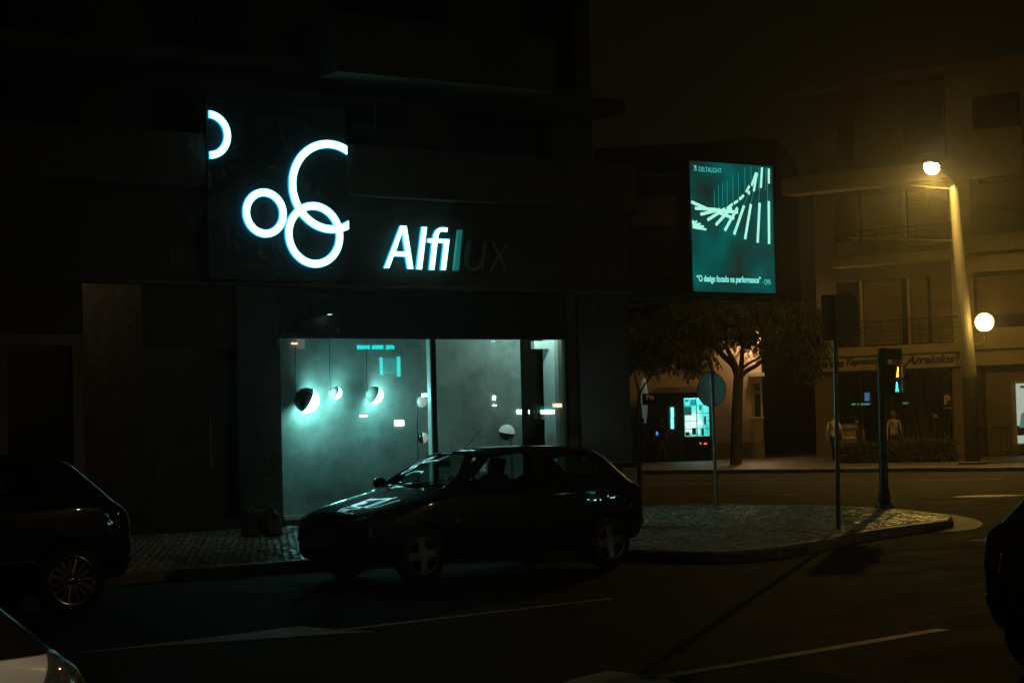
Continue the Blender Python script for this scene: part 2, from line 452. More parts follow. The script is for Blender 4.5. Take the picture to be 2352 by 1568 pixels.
fb('white_column', mat('white_plaster', (.62, .62, .60), .8, var=.05), pc0, pc1 + .25, .55, .9, .2, 3.9)
fb('door_head', mat('white_plaster'), dw_r, pc0, .7, .8, 3.02, 3.16)
fb('cross_post', M_wallp, FA.px(1225, 900, 3)[0], FA.px(1243, 900, 3)[0], 3, 3.2, .2, 3.9)
# fascia, cornice, upper floors
fb('fascia', M_wallp, -7, SR + .04, -.05, .3, 4.05, 5.5)
fb('cornice', M_wallb, -7, SR + .05, -.09, .3, 3.985, 4.045, bevel=.01)
fb('first_floor_parapet', M_wallb, -7, 3.6, -.28, .3, 5.505, 6.35); fb('first_floor_parapet', M_wallb, 3.61, SR + .05, -.30, .3, 5.505, 6.35)
fb('wall', M_wallb, -7, SR, .9, 1.2, 6.35, 9.8)
fb('floor_slab', M_wallb, -7, SR, .302, 6, 5.3, 5.5)
for s0, s1 in ((-5.5, -3.4), (-2.4, -.6), (.6, 2.4), (4.0, 5.6), (6.4, 8.6)):
    wo = window(B, s0, s1, 6.36, 7.3, .87, .06, .02, fm=M_wallp, mull=((s0 + s1) / 2,))
fb('balcony_slab', M_wallb, 3.0, 7.35, -1.0, .895, 7.39, 7.56)
bp = fb('balcony_parapet', M_wallb, 3.0, 7.35, -1.0, -.88, 7.565, 8.35)
fb('balcony_parapet', M_wallb, 3.0, 3.12, -.875, .89, 7.565, 8.35); fb('balcony_parapet', M_wallb, 7.23, 7.35, -.875, .89, 7.565, 8.35)
fb('eave_band', M_wallb, -7, 2.9, -.1, .895, 7.5, 7.75); fb('eave_band', M_wallb, 7.5, SR, -.1, .895, 7.3, 7.55)
for s0, s1 in ((-5.5, -3.4), (-2.4, -.6), (.6, 2.4), (4.0, 6.4), (8.0, 9.2)):
    window(B, s0, s1, 7.8, 9.6, .87, .06, .02, fm=M_wallp, mull=((s0 + s1) / 2,))
fb('roof', M_wallp, -7.2, SR + .2, -.3, 9, 9.8, 10.05)
fb('wall', M_wallb, SR - .3, SR - .001, .31, 9, 0, 5.29); fb('wall', M_wallb, SR - .3, SR - .001, 1.201, 9, 5.51, 9.79)
fb('wall', M_wallb, -7, -6.7, .31, 9, 0, 5.29)
# dark house plate above the left window
s_, z_ = FA.px(412, 590); fb('name_plate', mat('brass_plate', (.075, .055, .02), .5), s_ - .22, s_ + .22, -.075, -.052, z_ - .12, z_ + .12)

# ------------------------------------------------------------------ illuminated sign
CY = (.16, .86, 1.0)
M_face = emis('sign_face', (.42, 1.0, .93), 2.5)
M_bloom = emis('sign_bloom_rim', (.0, .34, .62), 1.3)  # blue bloom round the lit strokes, built as a glowing rim
M_board = mat('sign_board', (.02, .025, .025), .45, var=.1)
def z1(x, y): return ((700 + x * .63776) / 1.7415, (350 + y * .63776) / 1.7415)
YB = -.30
S_sign = fthing(FA, 'ring_sign', 'tall black sign board with overlapping glowing cyan white rings', 'sign')
bl = FA.px(*z1(199, 300), YB)[0]; br = FA.px(*z1(1071, 600), YB)[0]
zt, zb = FA.px(*z1(600, 60), YB)[1], 4.05
MB().box(bl - .004, br + .004, -.30, -.055 - .26, 0, 1)
o = MB().box(bl - .004, br + .004, YB, -.055, 4.06, 5.5).box(bl - .004, br + .004, YB, -.29, 5.5, zt).build('board', M_board, S_sign)
def ring_loops(cs, cz, ro, ri, lo=None, hi=None, n=72):
    def ok(t, r): 
        s_ = cs + r * math.cos(t); return (lo is None or s_ >= lo) and (hi is None or s_ <= hi)
    if lo is None and hi is None:
        return [[(cs + ro * math.cos(2 * math.pi * i / n), cz + ro * math.sin(2 * math.pi * i / n)) for i in range(n)],
                [(cs + ri * math.cos(2 * math.pi * i / n), cz + ri * math.sin(2 * math.pi * i / n)) for i in range(n)][::-1]]
    if lo is not None:
        ao = math.acos(max(-1, (lo - cs) / ro)); ai = math.acos(max(-1, (lo - cs) / ri))
        po = [-ao + 2 * ao * i / n for i in range(n + 1)]; pi_ = [-ai + 2 * ai * i / n for i in range(n + 1)]
    else:
        ao = math.acos((hi - cs) / ro); ai = math.acos((hi - cs) / ri)
        po = [ao + (2 * math.pi - 2 * ao) * i / n for i in range(n + 1)]; pi_ = [ai + (2 * math.pi - 2 * ai) * i / n for i in range(n + 1)]
    return [[(cs + ro * math.cos(t), cz + ro * math.sin(t)) for t in po] + [(cs + ri * math.cos(t), cz + ri * math.sin(t)) for t in pi_[::-1]]]
def neon(name, parent, mk, dy=0.0, face=None, rim=None, yb=YB):
    b_ = link(name, outline_mesh(mk(.009), yb - .085 + dy, yb - .045 + dy, name), rim or M_bloom, parent)
    link('face', outline_mesh(mk(0), yb - .099 + dy, yb - .087 + dy, 'face'), face or M_face, b_)
    return b_
def ring(cx, cy, ryo, stroke, dy, lo=None, hi=None):
    cs, cz = FA.px(*z1(cx, cy), YB - .09); ro = (FA.px(*z1(cx, cy - ryo), YB - .09)[1] - FA.px(*z1(cx, cy + ryo), YB - .09)[1]) / 2
    st = ro * stroke / ryo
    neon('ring', S_sign, lambda e: ring_loops(cs, cz, ro + e, ro - st - e, None if lo is None else bl + .005 - e * .3, None if hi is None else br - .005 + e * .3), dy)
ring(214, 295, 149, 42, 0, lo=1)
ring(565, 787, 151, 44, 0)
ring(978, 621, 289, 45, .016, hi=1)
ring(876, 924, 203, 44, 0)
# lettering on the fascia
L_sign = fthing(FA, 'letter_sign', 'word sign Alfilux, first four letters glowing, last letters dark', 'sign')
def z2(x, y): return ((1450 + x * .27636) / 1.7415, (850 + y * .27636) / 1.7415)
LETTERS = [
 ('A', [[(320, 802), (555, 190), (640, 194), (738, 815), (662, 813), (632, 636), (456, 629), (388, 803)], [(583, 268), (485, 562), (626, 568)]], 'on'),
 ('l', [[(790, 818), (865, 208), (935, 212), (862, 822)]], 'on'),
 ('fi', [[(974, 828), (1016, 437), (954, 432), (958, 375), (1027, 378), (1036, 330), (1055, 280), (1085, 240), (1125, 219), (1170, 214), (1234, 222), (1228, 282), (1170, 272), (1135, 278), (1112, 302), (1100, 340), (1096, 379), (1262, 386), (1207, 831), (1140, 829), (1187, 441), (1087, 438), (1041, 829)]], 'on'),
 ('l', [[(1330, 835), (1395, 250), (1450, 252), (1395, 836)]], 'half'),
 ('u', [[(1535, 408), (1502, 640), (1495, 715), (1508, 780), (1540, 830), (1590, 857), (1650, 850), (1706, 792), (1710, 850), (1750, 851), (1795, 420), (1752, 418), (1730, 640), (1705, 730), (1660, 795), (1610, 815), (1565, 795), (1545, 740), (1548, 640), (1578, 410)]], 'off'),
 ('x', [[(1868, 430), (1908, 430), (1988, 585), (2078, 440), (2116, 441), (2006, 625), (2096, 860), (2058, 862), (1981, 662), (1866, 853), (1827, 852), (1960, 630)]], 'off')]
YL = -.05
def grow(lp, e, c):
    return lp
for ch, loops, st in LETTERS:
    sz = [[FA.px(*z2(*p), YL - .1) for p in lp] for lp in loops]
    def mk(e, sz=sz):
        return sz
    fm = {'on': M_face, 'half': emis('sign_face_failing', (.0, .5, .42), .22), 'off': mat('dead_acrylic', (.30, .25, .20), .4)}[st]
    rm = {'on': M_bloom, 'half': emis('sign_rim_failing', (.0, .6, .5), .22), 'off': mat('dead_acrylic')}[st]
    c = bpy.data.curves.new('letter', 'CURVE')
    rim = link('letter', outline_mesh(sz, YL - .085, YL - .03, 'letter'), rm, L_sign)
    link('face', outline_mesh(sz, YL - .10, YL - .087, 'face'), fm, rim)
    if st == 'on':
        # added border outside the face, its glow drawing the blue bloom
        cu = bpy.data.curves.new('edge', 'CURVE'); cu.dimensions = '3D'; cu.bevel_depth = .008; cu.bevel_resolution = 1
        for lp in sz:
            sp = cu.splines.new('POLY'); sp.points.add(len(lp) - 1); sp.use_cyclic_u = True
            for p, q in zip(sp.points, lp): p.co = (q[0], YL - .075, q[1], 1)
        oc = bpy.data.objects.new('edge', cu); col.objects.link(oc); me = evalmesh(oc); kill(oc); me.materials.clear()
        link('edge', me, M_bloom, rim)

# ------------------------------------------------------------------ lamps on show
M_lampE = emis('lamp_diffuser', (.30, 1.0, .95), 34.0)
M_lampE2 = emis('lamp_diffuser_soft', (.55, 1.0, .93), 4.5)
M_opal = mat('opal_glass', (.72, .72, .68), .25)
M_cord = mat('cord', (.02, .02, .02), .6)
def half_ball(name, c, r, n, mt, parent, sgn=1, inset=1.0):
    n = Vector(n).normalized(); q = Vector((0, 0, 1)).rotation_difference(n * sgn).to_matrix().to_4x4()
    pr = [(max(1e-4, r * inset * math.cos(a)), r * inset * math.sin(a)) for a in [R(i * 90 / 8) for i in range(9)]]
    mb = MB().lathe([(1e-4, 0)] + pr, 28).xf(q)
    o = mb.build(name, mt, parent, smooth=False); o.location = c
    for p in o.data.polygons: p.use_smooth = abs(p.normal.dot(n)) < .999
    return o
def pendant(px, py, r_px, n, label, shade, y=.88, em=None, cordtop=None, attach=(-1, 0)):
    s_, z_ = FA.px(px, py, y); m_ = FA.w(s_, y, z_).y / FPX; r = r_px * m_
    t = thing('pendant_lamp', label, 'lamp', FA.w(s_, y, z_), FA.a, 'pendant lamps in the showroom window')
    half_ball('shade', (0, 0, 0), r, n, shade, t, -1)
    half_ball('diffuser', (0, 0, 0), r, n, em or M_lampE, t, 1, .97)
    a = Vector((attach[0] * r, 0, attach[1] * r)); ct = FA.px(cordtop, 770, y)
    top = Vector((ct[0] - s_, 0, 3.95 - z_)); md = a.lerp(top, .4) + Vector((-.01, 0, 0))
    MB().tube([a, a.lerp(md, .3) + Vector((-.015, 0, .01)), md, top], .006, 6).build('cord', M_cord, t)
    MB().lathe([(.001, -.02), (.05, -.02), (.05, 0), (.001, 0)], 14).build('ceiling_rose', M_cord, t, loc=top)
    MB().ball(a, .018, 8, 6).build('cord_grip', M_cord, t)
    return t
pendant(705, 919, 29.5, (.87, -.13, -.44), 'large black and white half sphere pendant lamp, leftmost in window', M_black, cordtop=683, attach=(-.97, .15))
pendant(771, 902, 14.5, (.88, -.10, -.36), 'smallest white half sphere pendant lamp, middle of three in window', M_opal, y=.98, cordtop=757, attach=(-.86, .45))
pendant(860, 907, 20.5, (.87, -.10, -.44), 'grey and white half sphere pendant lamp, third from window left', M_opal, y=.94, cordtop=843, attach=(-.86, .45))
# floor lamp with two globes on a rod
s_, z_ = FA.px(959, 1000, .75); fl = thing('floor_lamp', 'slim floor lamp with two globes on a dark rod near the mullion', 'lamp', FA.w(s_, .75, .2), FA.a)
zt_ = FA.px(959, 905, .75)[1]
MB().tube([(0, 0, .02), (0, 0, zt_ - .2)], .011).build('rod', M_darkm, fl)
MB().lathe([(.001, 0), (.14, 0), (.14, .02), (.001, .025)], 24).build('base', M_darkm, fl)
g1 = FA.px(968, 923, .75); g2 = FA.px(971, 1005, .75)
MB().ball((g1[0] - s_, 0, g1[1] - .2), .095, 20, 12).build('globe', emis('globe_dim', (.8, 1, .9), .42), fl, True)
half_ball('globe', (g2[0] - s_, 0, g2[1] - .2), .095, (.8, -.5, .1), emis('globe_dim2', (.8, 1, .9), .35), fl)
half_ball('globe_back', (g2[0] - s_, 0, g2[1] - .2), .096, (.8, -.5, .1), M_black, fl, -1)
for q in (g1, g2): MB().tube([(.0, .01, q[1] - .2), (.045, .01, q[1] - .2)], .006, 6).build('arm', M_darkm, fl)
# round table lamp on thin legs
s_, z_ = FA.px(1164, 993, .75); tl = thing('tripod_lamp', 'white topped globe lamp on thin dark legs above the car roof', 'lamp', FA.w(s_, .75, .2), FA.a)
half_ball('globe', (0, 0, z_ - .2), .145, (0.1, -.2, 1), emis('globe_top_glow', (.75, 1, .95), .25), tl)  # unlit white top, given a glow in place of light falling on it
half_ball('bowl', (0, 0, z_ - .2), .146, (0.1, -.2, 1), M_black, tl, -1)
for q in (20, 140, 260): MB().tube([(.12 * math.cos(R(q)), .12 * math.sin(R(q)), z_ - .22), (.19 * math.cos(R(q)), .19 * math.sin(R(q)), 0)], .009, 6).build('leg', M_darkm, tl)
# paper cone lamp glimpsed through the car
s_, z_ = FA.px(1100, 1065, .7); cl = thing('cone_lamp', 'pale conical table lamp seen through the parked car windscreen', 'lamp', FA.w(s_, .7, .2), FA.a)
MB().lathe([(.13, z_ - .33), (.10, z_ - .05), (.095, z_ - .05), (.125, z_ - .33)], 20, closed=True).build('lamp_shade', emis('shade_dim', (.75, 1, .95), .16), cl, True)
MB().tube([(0, 0, .03), (0, 0, z_ - .1)], .012).build('stem', M_darkm, cl); MB().lathe([(.001, 0), (.1, 0), (.1, .03), (.001, .03)], 20).build('base', M_darkm, cl)
# outside downlight on the bulkhead
s_, z_ = FA.px(757, 722, -.12); dl = thing('downlight', 'small bright downlight fixed above the left showroom pane', 'lamp', FA.w(s_, -.12, z_), FA.a)
MB().lathe([(.001, .02), (.05, .02), (.055, -.002), (.045, -.002), (.045, .01)], 20).build('housing', M_darkm, dl)
MB().lathe([(.001, 0), (.044, 0)], 20).build('lens', emis('downlight_lens', (.7, 1, 1), 6.), dl)
MB().box(-.012, .012, .02, .13, .005, .02).build('bracket', M_darkm, dl)

# ================================================================== PROJECTING LIGHT BOX
def z3(x, y): return ((2740 + x * .23597) / 1.7415, (630 + y * .23597) / 1.7415)
b0, bz1 = FA.px(1585, 369, -.02); b1, _ = FA.px(1773, 383, -.02); bz0 = FA.px(1680, 671, -.02)[1]
LB = fthing(FA, 'light_box', 'backlit teal advertising box with glowing rods, hung beside the corner', 'sign')
MB().box(b0 - .05, b1 + .05, .0, .35, bz0 - .05, bz1 + .05).build('case', M_blackm, LB)
def poster_mat():
    mt = bpy.data.materials.new('poster_teal'); mt.use_nodes = True; nt = mt.node_tree; b = nt.nodes['Principled BSDF']
    b.inputs['Base Color'].default_value = (.01, .03, .03, 1); b.inputs['Roughness'].default_value = .3
    tc = nt.nodes.new('ShaderNodeTexCoord'); n = nt.nodes.new('ShaderNodeTexNoise'); n.inputs['Scale'].default_value = 1.1; n.inputs['Detail'].default_value = 3
    cr = nt.nodes.new('ShaderNodeValToRGB'); e = cr.color_ramp.elements
    e[0].position = .28; e[0].color = (.010, .016, .012, 1); e[1].position = .68; e[1].color = (.0, .135, .125, 1)
    k = cr.color_ramp.elements.new(.5); k.color = (.001, .062, .055, 1)
    nt.links.new(tc.outputs['Object'], n.inputs['Vector']); nt.links.new(n.outputs['Fac'], cr.inputs[0])
    nt.links.new(cr.outputs[0], b.inputs['Emission Color']); b.inputs['Emission Strength'].default_value = .95
    return mt
pw = (b1 - b0) * .545
pm = poster_mat()
MB().box(b0, b0 + pw - .006, -.012, -.002, bz0, bz1).build('poster_panel', pm, LB)
MB().box(b0 + pw + .006, b1, -.012, -.002, bz0, bz1).build('poster_panel', pm, LB)
M_rod = emis('poster_rod', (.42, 1., .80), 1.0); M_line = emis('poster_line', (.0, .30, .28), .8)
M_pt = emis('poster_text', (.08, .75, .68), .8)
def rod(p, q, wd, z=.0, mt=None, nm='printed_rod'):
    a = Vector(FA.px(*z3(*p), -.014)); b_ = Vector(FA.px(*z3(*q), -.014)); a.x = min(max(a.x, b0 + .004), b1 - .004); b_.x = min(max(b_.x, b0 + .004), b1 - .004)
    t = (b_ - a).normalized(); n = Vector((-t.y, t.x)) * wd * .00064
    qd = [a - n, b_ - n, b_ + n, a + n]
    MB().prism([tuple(v) for v in qd], -.0135 - z - .0006, -.0125 - z, 'y').build(nm, mt or M_rod, LB)
rods = [((85, 750), (420, 890)), ((168, 860), (540, 882)), ((262, 965), (600, 880)), ((380, 1060), (680, 868)), ((520, 1145), (790, 850)), ((672, 1240), (890, 850)), ((830, 1305), (1000, 815)),
        ((1015, 1385), (1115, 790)), ((1228, 1445), (1262, 770)), ((1422, 1465), (1416, 740)), ((590, 945), (830, 1035)), ((640, 905), (895, 930)), ((1416, 445), (1415, 190)), ((1280, 515), (1300, 172)),
        ((1160, 575), (1215, 260)), ((1125, 480), (1200, 260)), ((1075, 630), (1080, 570)), ((1030, 590), (1085, 480)), ((915, 715), (990, 640)), ((820, 780), (890, 735)), ((700, 870), (800, 790))]
for i, (p, q) in enumerate(rods): rod(p, q, 46 if i < 12 else 40, .0008 * i)
for i, q in enumerate([(135, 1065), (195, 1080), (255, 1125), (310, 1172), (350, 1222)]): rod((94, 1110 + i * 18), q, 30, .0008 * (i + 22))
for i, (x, y0, y1) in enumerate([(500, 560, 850), (568, 470, 850), (637, 420, 840), (712, 400, 800), (810, 330, 740), (906, 260, 700), (1013, 170, 600), (1118, 160, 470), (1250, 180, 560), (1365, 190, 560)]):
    rod((x, y0), (x + 4, y1), 9, 0.0, M_line, 'printed_line')
for (p, q) in (((1270, 520), (1250, 770)), ((1160, 575), (1115, 790)), ((1070, 640), (1000, 800)), ((1400, 450), (1398, 740))): rod(p, q, 8, .0, M_line, 'printed_line')
zz0 = FA.px(*z3(140, 222), -.014)[1]; zz1 = FA.px(*z3(140, 133), -.014)[1]
x0 = FA.px(*z3(232, 200), -.014)[0]; x1 = FA.px(*z3(618, 200), -.014)[0]
link('lettering', fit_text(text_mesh('DELTALIGHT', .2, .001), x0, x1, zz0 - .01, zz1 - .02, -.015), M_pt, LB)
xa, xb = FA.px(*z3(140, 180), -.014)[0], FA.px(*z3(200, 180), -.014)[0]
MB().prism([(xa, zz0), (xb, zz0), (xb - .02, (zz0 + zz1) / 2), (xb, zz1), (xa, zz1), (xa + .04, (zz0 + zz1) / 2)], -.0155, -.0125, 'y').build('logo_mark', M_pt, LB)
MB().prism([(xa + .012, zz0 + .012), (xb - .03, zz0 + .012), (xa + .055, (zz0 + zz1) / 2)], -.0165, -.0157, 'y').build('logo_cut', pm, LB)
def z5(x, y): return ((2450 + x * .44643) / 1.7415, (550 + y * .44643) / 1.7415)
x0 = FA.px(*z5(755, 1275), -.014)[0]; x1 = FA.px(*z5(1328, 1275), -.014)[0]; zz = FA.px(*z5(1000, 1300), -.014)[1]; zh = FA.px(*z5(1000, 1245), -.014)[1]
link('lettering', fit_text(text_mesh('\u201cO design focado na performance\u201d', .2, .001, bold=.006), x0, x1, zz - .03, zh + .02, -.015), emis('poster_text2', (.25, .95, .85), .9), LB)
x0 = FA.px(*z5(1345, 1290), -.014)[0]; x1 = FA.px(*z5(1418, 1290), -.014)[0]
link('lettering', fit_text(text_mesh('- OMA', .2, .001), x0, x1, zz - .02, zz + .09, -.015), M_pt, LB)
# steel arm that carries the box off the building corner
MB().box(SR - .05, b1 + .02, .12, .20, bz0 - .16, bz0 - .08).build('arm', M_darkm, LB)
MB().tube([(SR - .1, .1, bz0 - .30), (b0 + .9, .1, bz0 - .10)], .018, 6).build('brace', M_metal, LB)
MB().box(SR, b0 - .05, .14, .18, bz1 - .3, bz1 - .24).build('arm', M_darkm, LB)

# ================================================================== CARS
def interp(xs, ys, x):
    """monotone cubic (Fritsch-Carlson) through the given points"""
    n = len(xs)
    if x <= xs[0]: return ys[0]
    if x >= xs[-1]: return ys[-1]
    d = [(ys[i + 1] - ys[i]) / (xs[i + 1] - xs[i]) for i in range(n - 1)]
    mm = [d[0]] + [0 if d[i - 1] * d[i] <= 0 else (d[i - 1] + d[i]) / 2 for i in range(1, n - 1)] + [d[-1]]
    for i in range(n - 1):
        if d[i] == 0: mm[i] = mm[i + 1] = 0
        else:
            a, b = mm[i] / d[i], mm[i + 1] / d[i]; s = a * a + b * b
            if s > 9: t = 3 / math.sqrt(s); mm[i] = t * a * d[i]; mm[i + 1] = t * b * d[i]
    for i in range(n - 1):
        if x <= xs[i + 1]:
            h = xs[i + 1] - xs[i]; t = (x - xs[i]) / h
            return (2 * t ** 3 - 3 * t * t + 1) * ys[i] + (t ** 3 - 2 * t * t + t) * h * mm[i] + (-2 * t ** 3 + 3 * t * t) * ys[i + 1] + (t ** 3 - t * t) * h * mm[i + 1]
HATCH = dict(L=3.83, top=[(0, .50), (.025, .60), (.08, .69), (.22, .765), (.50, .845), (.84, .925), (1.03, .972), (1.33, 1.165), (1.63, 1.315), (1.95, 1.368), (2.45, 1.378), (3.0, 1.352), (3.27, 1.305), (3.42, 1.19), (3.60, 1.03), (3.70, .93), (3.78, .80), (3.815, .66), (3.83, .52)],
             bot=[(0, .40), (.06, .26), (.3, .20), (2.9, .19), (3.5, .25), (3.76, .31), (3.83, .42)],
             wid=[(0, .40), (.03, .52), (.1, .655), (.25, .745), (.6, .80), (1.4, .82), (2.6, .82), (3.3, .79), (3.6, .735), (3.76, .65), (3.81, .56), (3.83, .45)],
             edge=[(0, .36), (.1, .58), (.3, .66), (.7, .69), (1.03, .685), (1.33, .61), (1.63, .555), (2.2, .55), (3.1, .535), (3.4, .54), (3.65, .56), (3.78, .52), (3.83, .40)],
             belt=[(0, .46), (.1, .60), (.4, .70), (1.0, .87), (1.9, .90), (3.2, .925), (3.6, .90), (3.78, .74), (3.83, .49)], wb=(.72, 3.17), wr=.285)
def sec(P, x, off=0.0):
    zt = interp(*zip(*P['top']), x); zb = interp(*zip(*P['bot']), x); w_ = interp(*zip(*P['wid']), x)
    e = min(interp(*zip(*P['edge']), x), w_ * .97); bl_ = min(interp(*zip(*P['belt']), x), zt - .02)
    ze = max(zt - .045, bl_ + .006)
    zt += 0; hb = bl_ - zb
    pts = [(0, zb), (w_ * .80, zb), (w_ * .955, zb + hb * .14), (w_ * .99, zb + hb * .42), (w_, zb + hb * .66), (w_ * .985, bl_ - hb * .06), (w_ * .965, bl_)]
    g = max(0, min(1, (ze - bl_) / .3))
    pts += [(w_ * .965 + (e - w_ * .965) * .5, bl_ + (ze - bl_) * .5 + .004), (e, ze), (e * .62, zt - .010), (0, zt)]
    return pts
def chaikin(p, n):
    for _ in range(n):
        q = [p[0]]
        for a, b in zip(p, p[1:]): q += [(a[0] * .75 + b[0] * .25, a[1] * .75 + b[1] * .25), (a[0] * .25 + b[0] * .75, a[1] * .25 + b[1] * .75)]
        p = q + [p[-1]]
    return p
def loft(P, off=0.0, nst=84):
    L = P['L']; vs = []; fs = []
    xs = [L * (.5 - .5 * math.cos(math.pi * (.012 + .976 * i / (nst - 1)))) * .55 + L * (.012 + .976 * i / (nst - 1)) * .45 for i in range(nst)]
    xs[0] = 0; xs[-1] = L
    n = None
    for x in xs:
        h = chaikin(sec(P, x), 2); ring_ = [(x, y, z) for y, z in h] + [(x, -y, z) for y, z in h[-2:0:-1]]
        n = len(ring_); vs += ring_
    for i in range(nst - 1):
        fs += [(i * n + j, i * n + (j + 1) % n, (i + 1) * n + (j + 1) % n, (i + 1) * n + j) for j in range(n)]
    fs += [tuple(range(n)), tuple(range((nst - 1) * n, nst * n))[::-1]]
    me = bpy.data.meshes.new('loft'); me.from_pydata(vs, [], fs)
    bm = bmesh.new(); bm.from_mesh(me); bmesh.ops.recalc_face_normals(bm, faces=bm.faces); bm.normal_update()
    if off:
        mv = [(v, v.normal.copy()) for v in bm.verts]
        for v, nn in mv: v.co += nn * off
    bm.to_mesh(me); bm.free()
    return me
def shell(P, o, i):
    """hollow closed skin between offsets o (outer) and i (inner)"""
    a = loft(P, o); b = loft(P, i); b.flip_normals()
    bm = bmesh.new(); bm.from_mesh(a); bm.from_mesh(b); me = bpy.data.meshes.new('shell'); bm.to_mesh(me); bm.free()
    return me
def boolean(me, cutters, op):
    o = bpy.data.objects.new('bool', me); col.objects.link(o); tmp = []
    mbm = MB()
    for c in cutters: mbm.add(c.v, c.f)
    c = mbm.build('cut', None); md = o.modifiers.new('b', 'BOOLEAN'); md.object = c; md.operation = op; md.solver = 'EXACT'; md.use_self = False
    r = evalmesh(o); kill(o); kill(c)
    return r
def pr(poly, a0, a1, axis): return MB().prism(poly, a0, a1, axis)
def mirror(poly): return [(-a, b) for a, b in poly][::-1]
M_rubber = mat('tyre_rubber', (.018, .018, .018), .7, bump=.2, bscale=40)
M_rim_a = mat('alloy', (.20, .20, .195), .42, metal=.85)
M_rim_b = mat('alloy_bright', (.55, .54, .50), .2, metal=1.)
M_carglass = glass('car_glass', (.80, .86, .84), 1.5, .02)
M_trim = mat('black_trim', (.014, .014, .014), .35)
M_int = mat('car_interior', (.02, .02, .02), .8)
M_paintk = mat('car_paint_black', (.004, .007, .008), .35, coat=1.0, spec=.15)
M_paintk2 = mat('car_paint_dark', (.006, .007, .007), .35, coat=1.0, spec=.15)
M_paints = mat('car_paint_silver', (.74, .73, .70), .35, metal=.2, coat=.8)
M_lens = mat('lamp_lens', (.10, .10, .10), .05, metal=.5, bump=.9, bscale=25, coat=1.)
M_tail = mat('tail_lens', (.035, .003, .003), .08, coat=1., bump=.3, bscale=30)
M_amber = mat('indicator_lens', (.5, .13, .01), .1, coat=1.)
def make_wheel(parent, x, side, R_, wd, P, style):
    y = side * (P['track']); sg = side
    t = MB().lathe([(R_ * .63, -.5 * wd), (R_ * .78, -.52 * wd), (R_ * .95, -.47 * wd), (R_, -.36 * wd), (R_, .36 * wd), (R_ * .95, .47 * wd), (R_ * .78, .52 * wd), (R_ * .63, .5 * wd)], 40, 'y', closed=True).build('wheel', M_rubber, parent, True)
    t.location = (x, y, R_)
    rm = M_rim_a if style == 4 else M_rim_b
    rr = R_ * .655; f_ = .46 * wd * sg
    MB().lathe([(rr * .90, f_ * .3), (rr * .93, f_ * .92), (rr, f_ * 1.08), (rr * 1.03, f_ * .9), (rr * 1.0, f_ * -.2)], 40, 'y').build('rim', rm, t, True)
    MB().lathe([(.001, f_ * .2), (rr * .95, f_ * .2), (rr * .95, f_ * -.4), (.001, f_ * -.4)], 28, 'y').build('brake', M_int, t)
    MB().lathe([(rr * .93, f_ * .96), (rr * 1.0, f_ * 1.13), (rr * 1.045, f_ * 1.10), (rr * 1.045, f_ * .9)], 40, 'y').build('lip', rm, t, True)
    if style == 4:
        for k in range(4):
            a = k * math.pi / 2 + .12; w0, w1 = .075, .035
            pts = [(.02, -w0), (rr * .45, -w1), (rr * .95, -w1 * 1.5), (rr * .95, w1 * 1.5), (rr * .45, w1), (.02, w0)]
            poly = [(p[0] * math.cos(a) - p[1] * math.sin(a), p[0] * math.sin(a) + p[1] * math.cos(a)) for p in pts]
            MB().prism(poly, f_ * .62, f_ * .88, 'y').build('spoke', rm, t, bevel=.006)
        MB().lathe([(.001, f_ * .95), (.055, f_ * .93), (.062, f_ * .6)], 20, 'y').build('hub_cap', rm, t)
    else:
        for k in range(style):
            a = k * 2 * math.pi / style; w0, w1 = .018, .024
            pts = [(rr * .26, -w0), (rr * .95, -w1), (rr * .95, w1), (rr * .26, w0)]
            poly = [(p[0] * math.cos(a) - p[1] * math.sin(a), p[0] * math.sin(a) + p[1] * math.cos(a)) for p in pts]
            MB().prism(poly, f_ * .55, f_ * .90, 'y').build('spoke', rm, t, bevel=.008)
        MB().lathe([(.001, f_ * .92), (rr * .16, f_ * .90), (rr * .18, f_ * .78), (rr * .34, f_ * .72), (rr * .36, f_ * .5)], 24, 'y').build('hub_cap', rm, t, True)
    return t
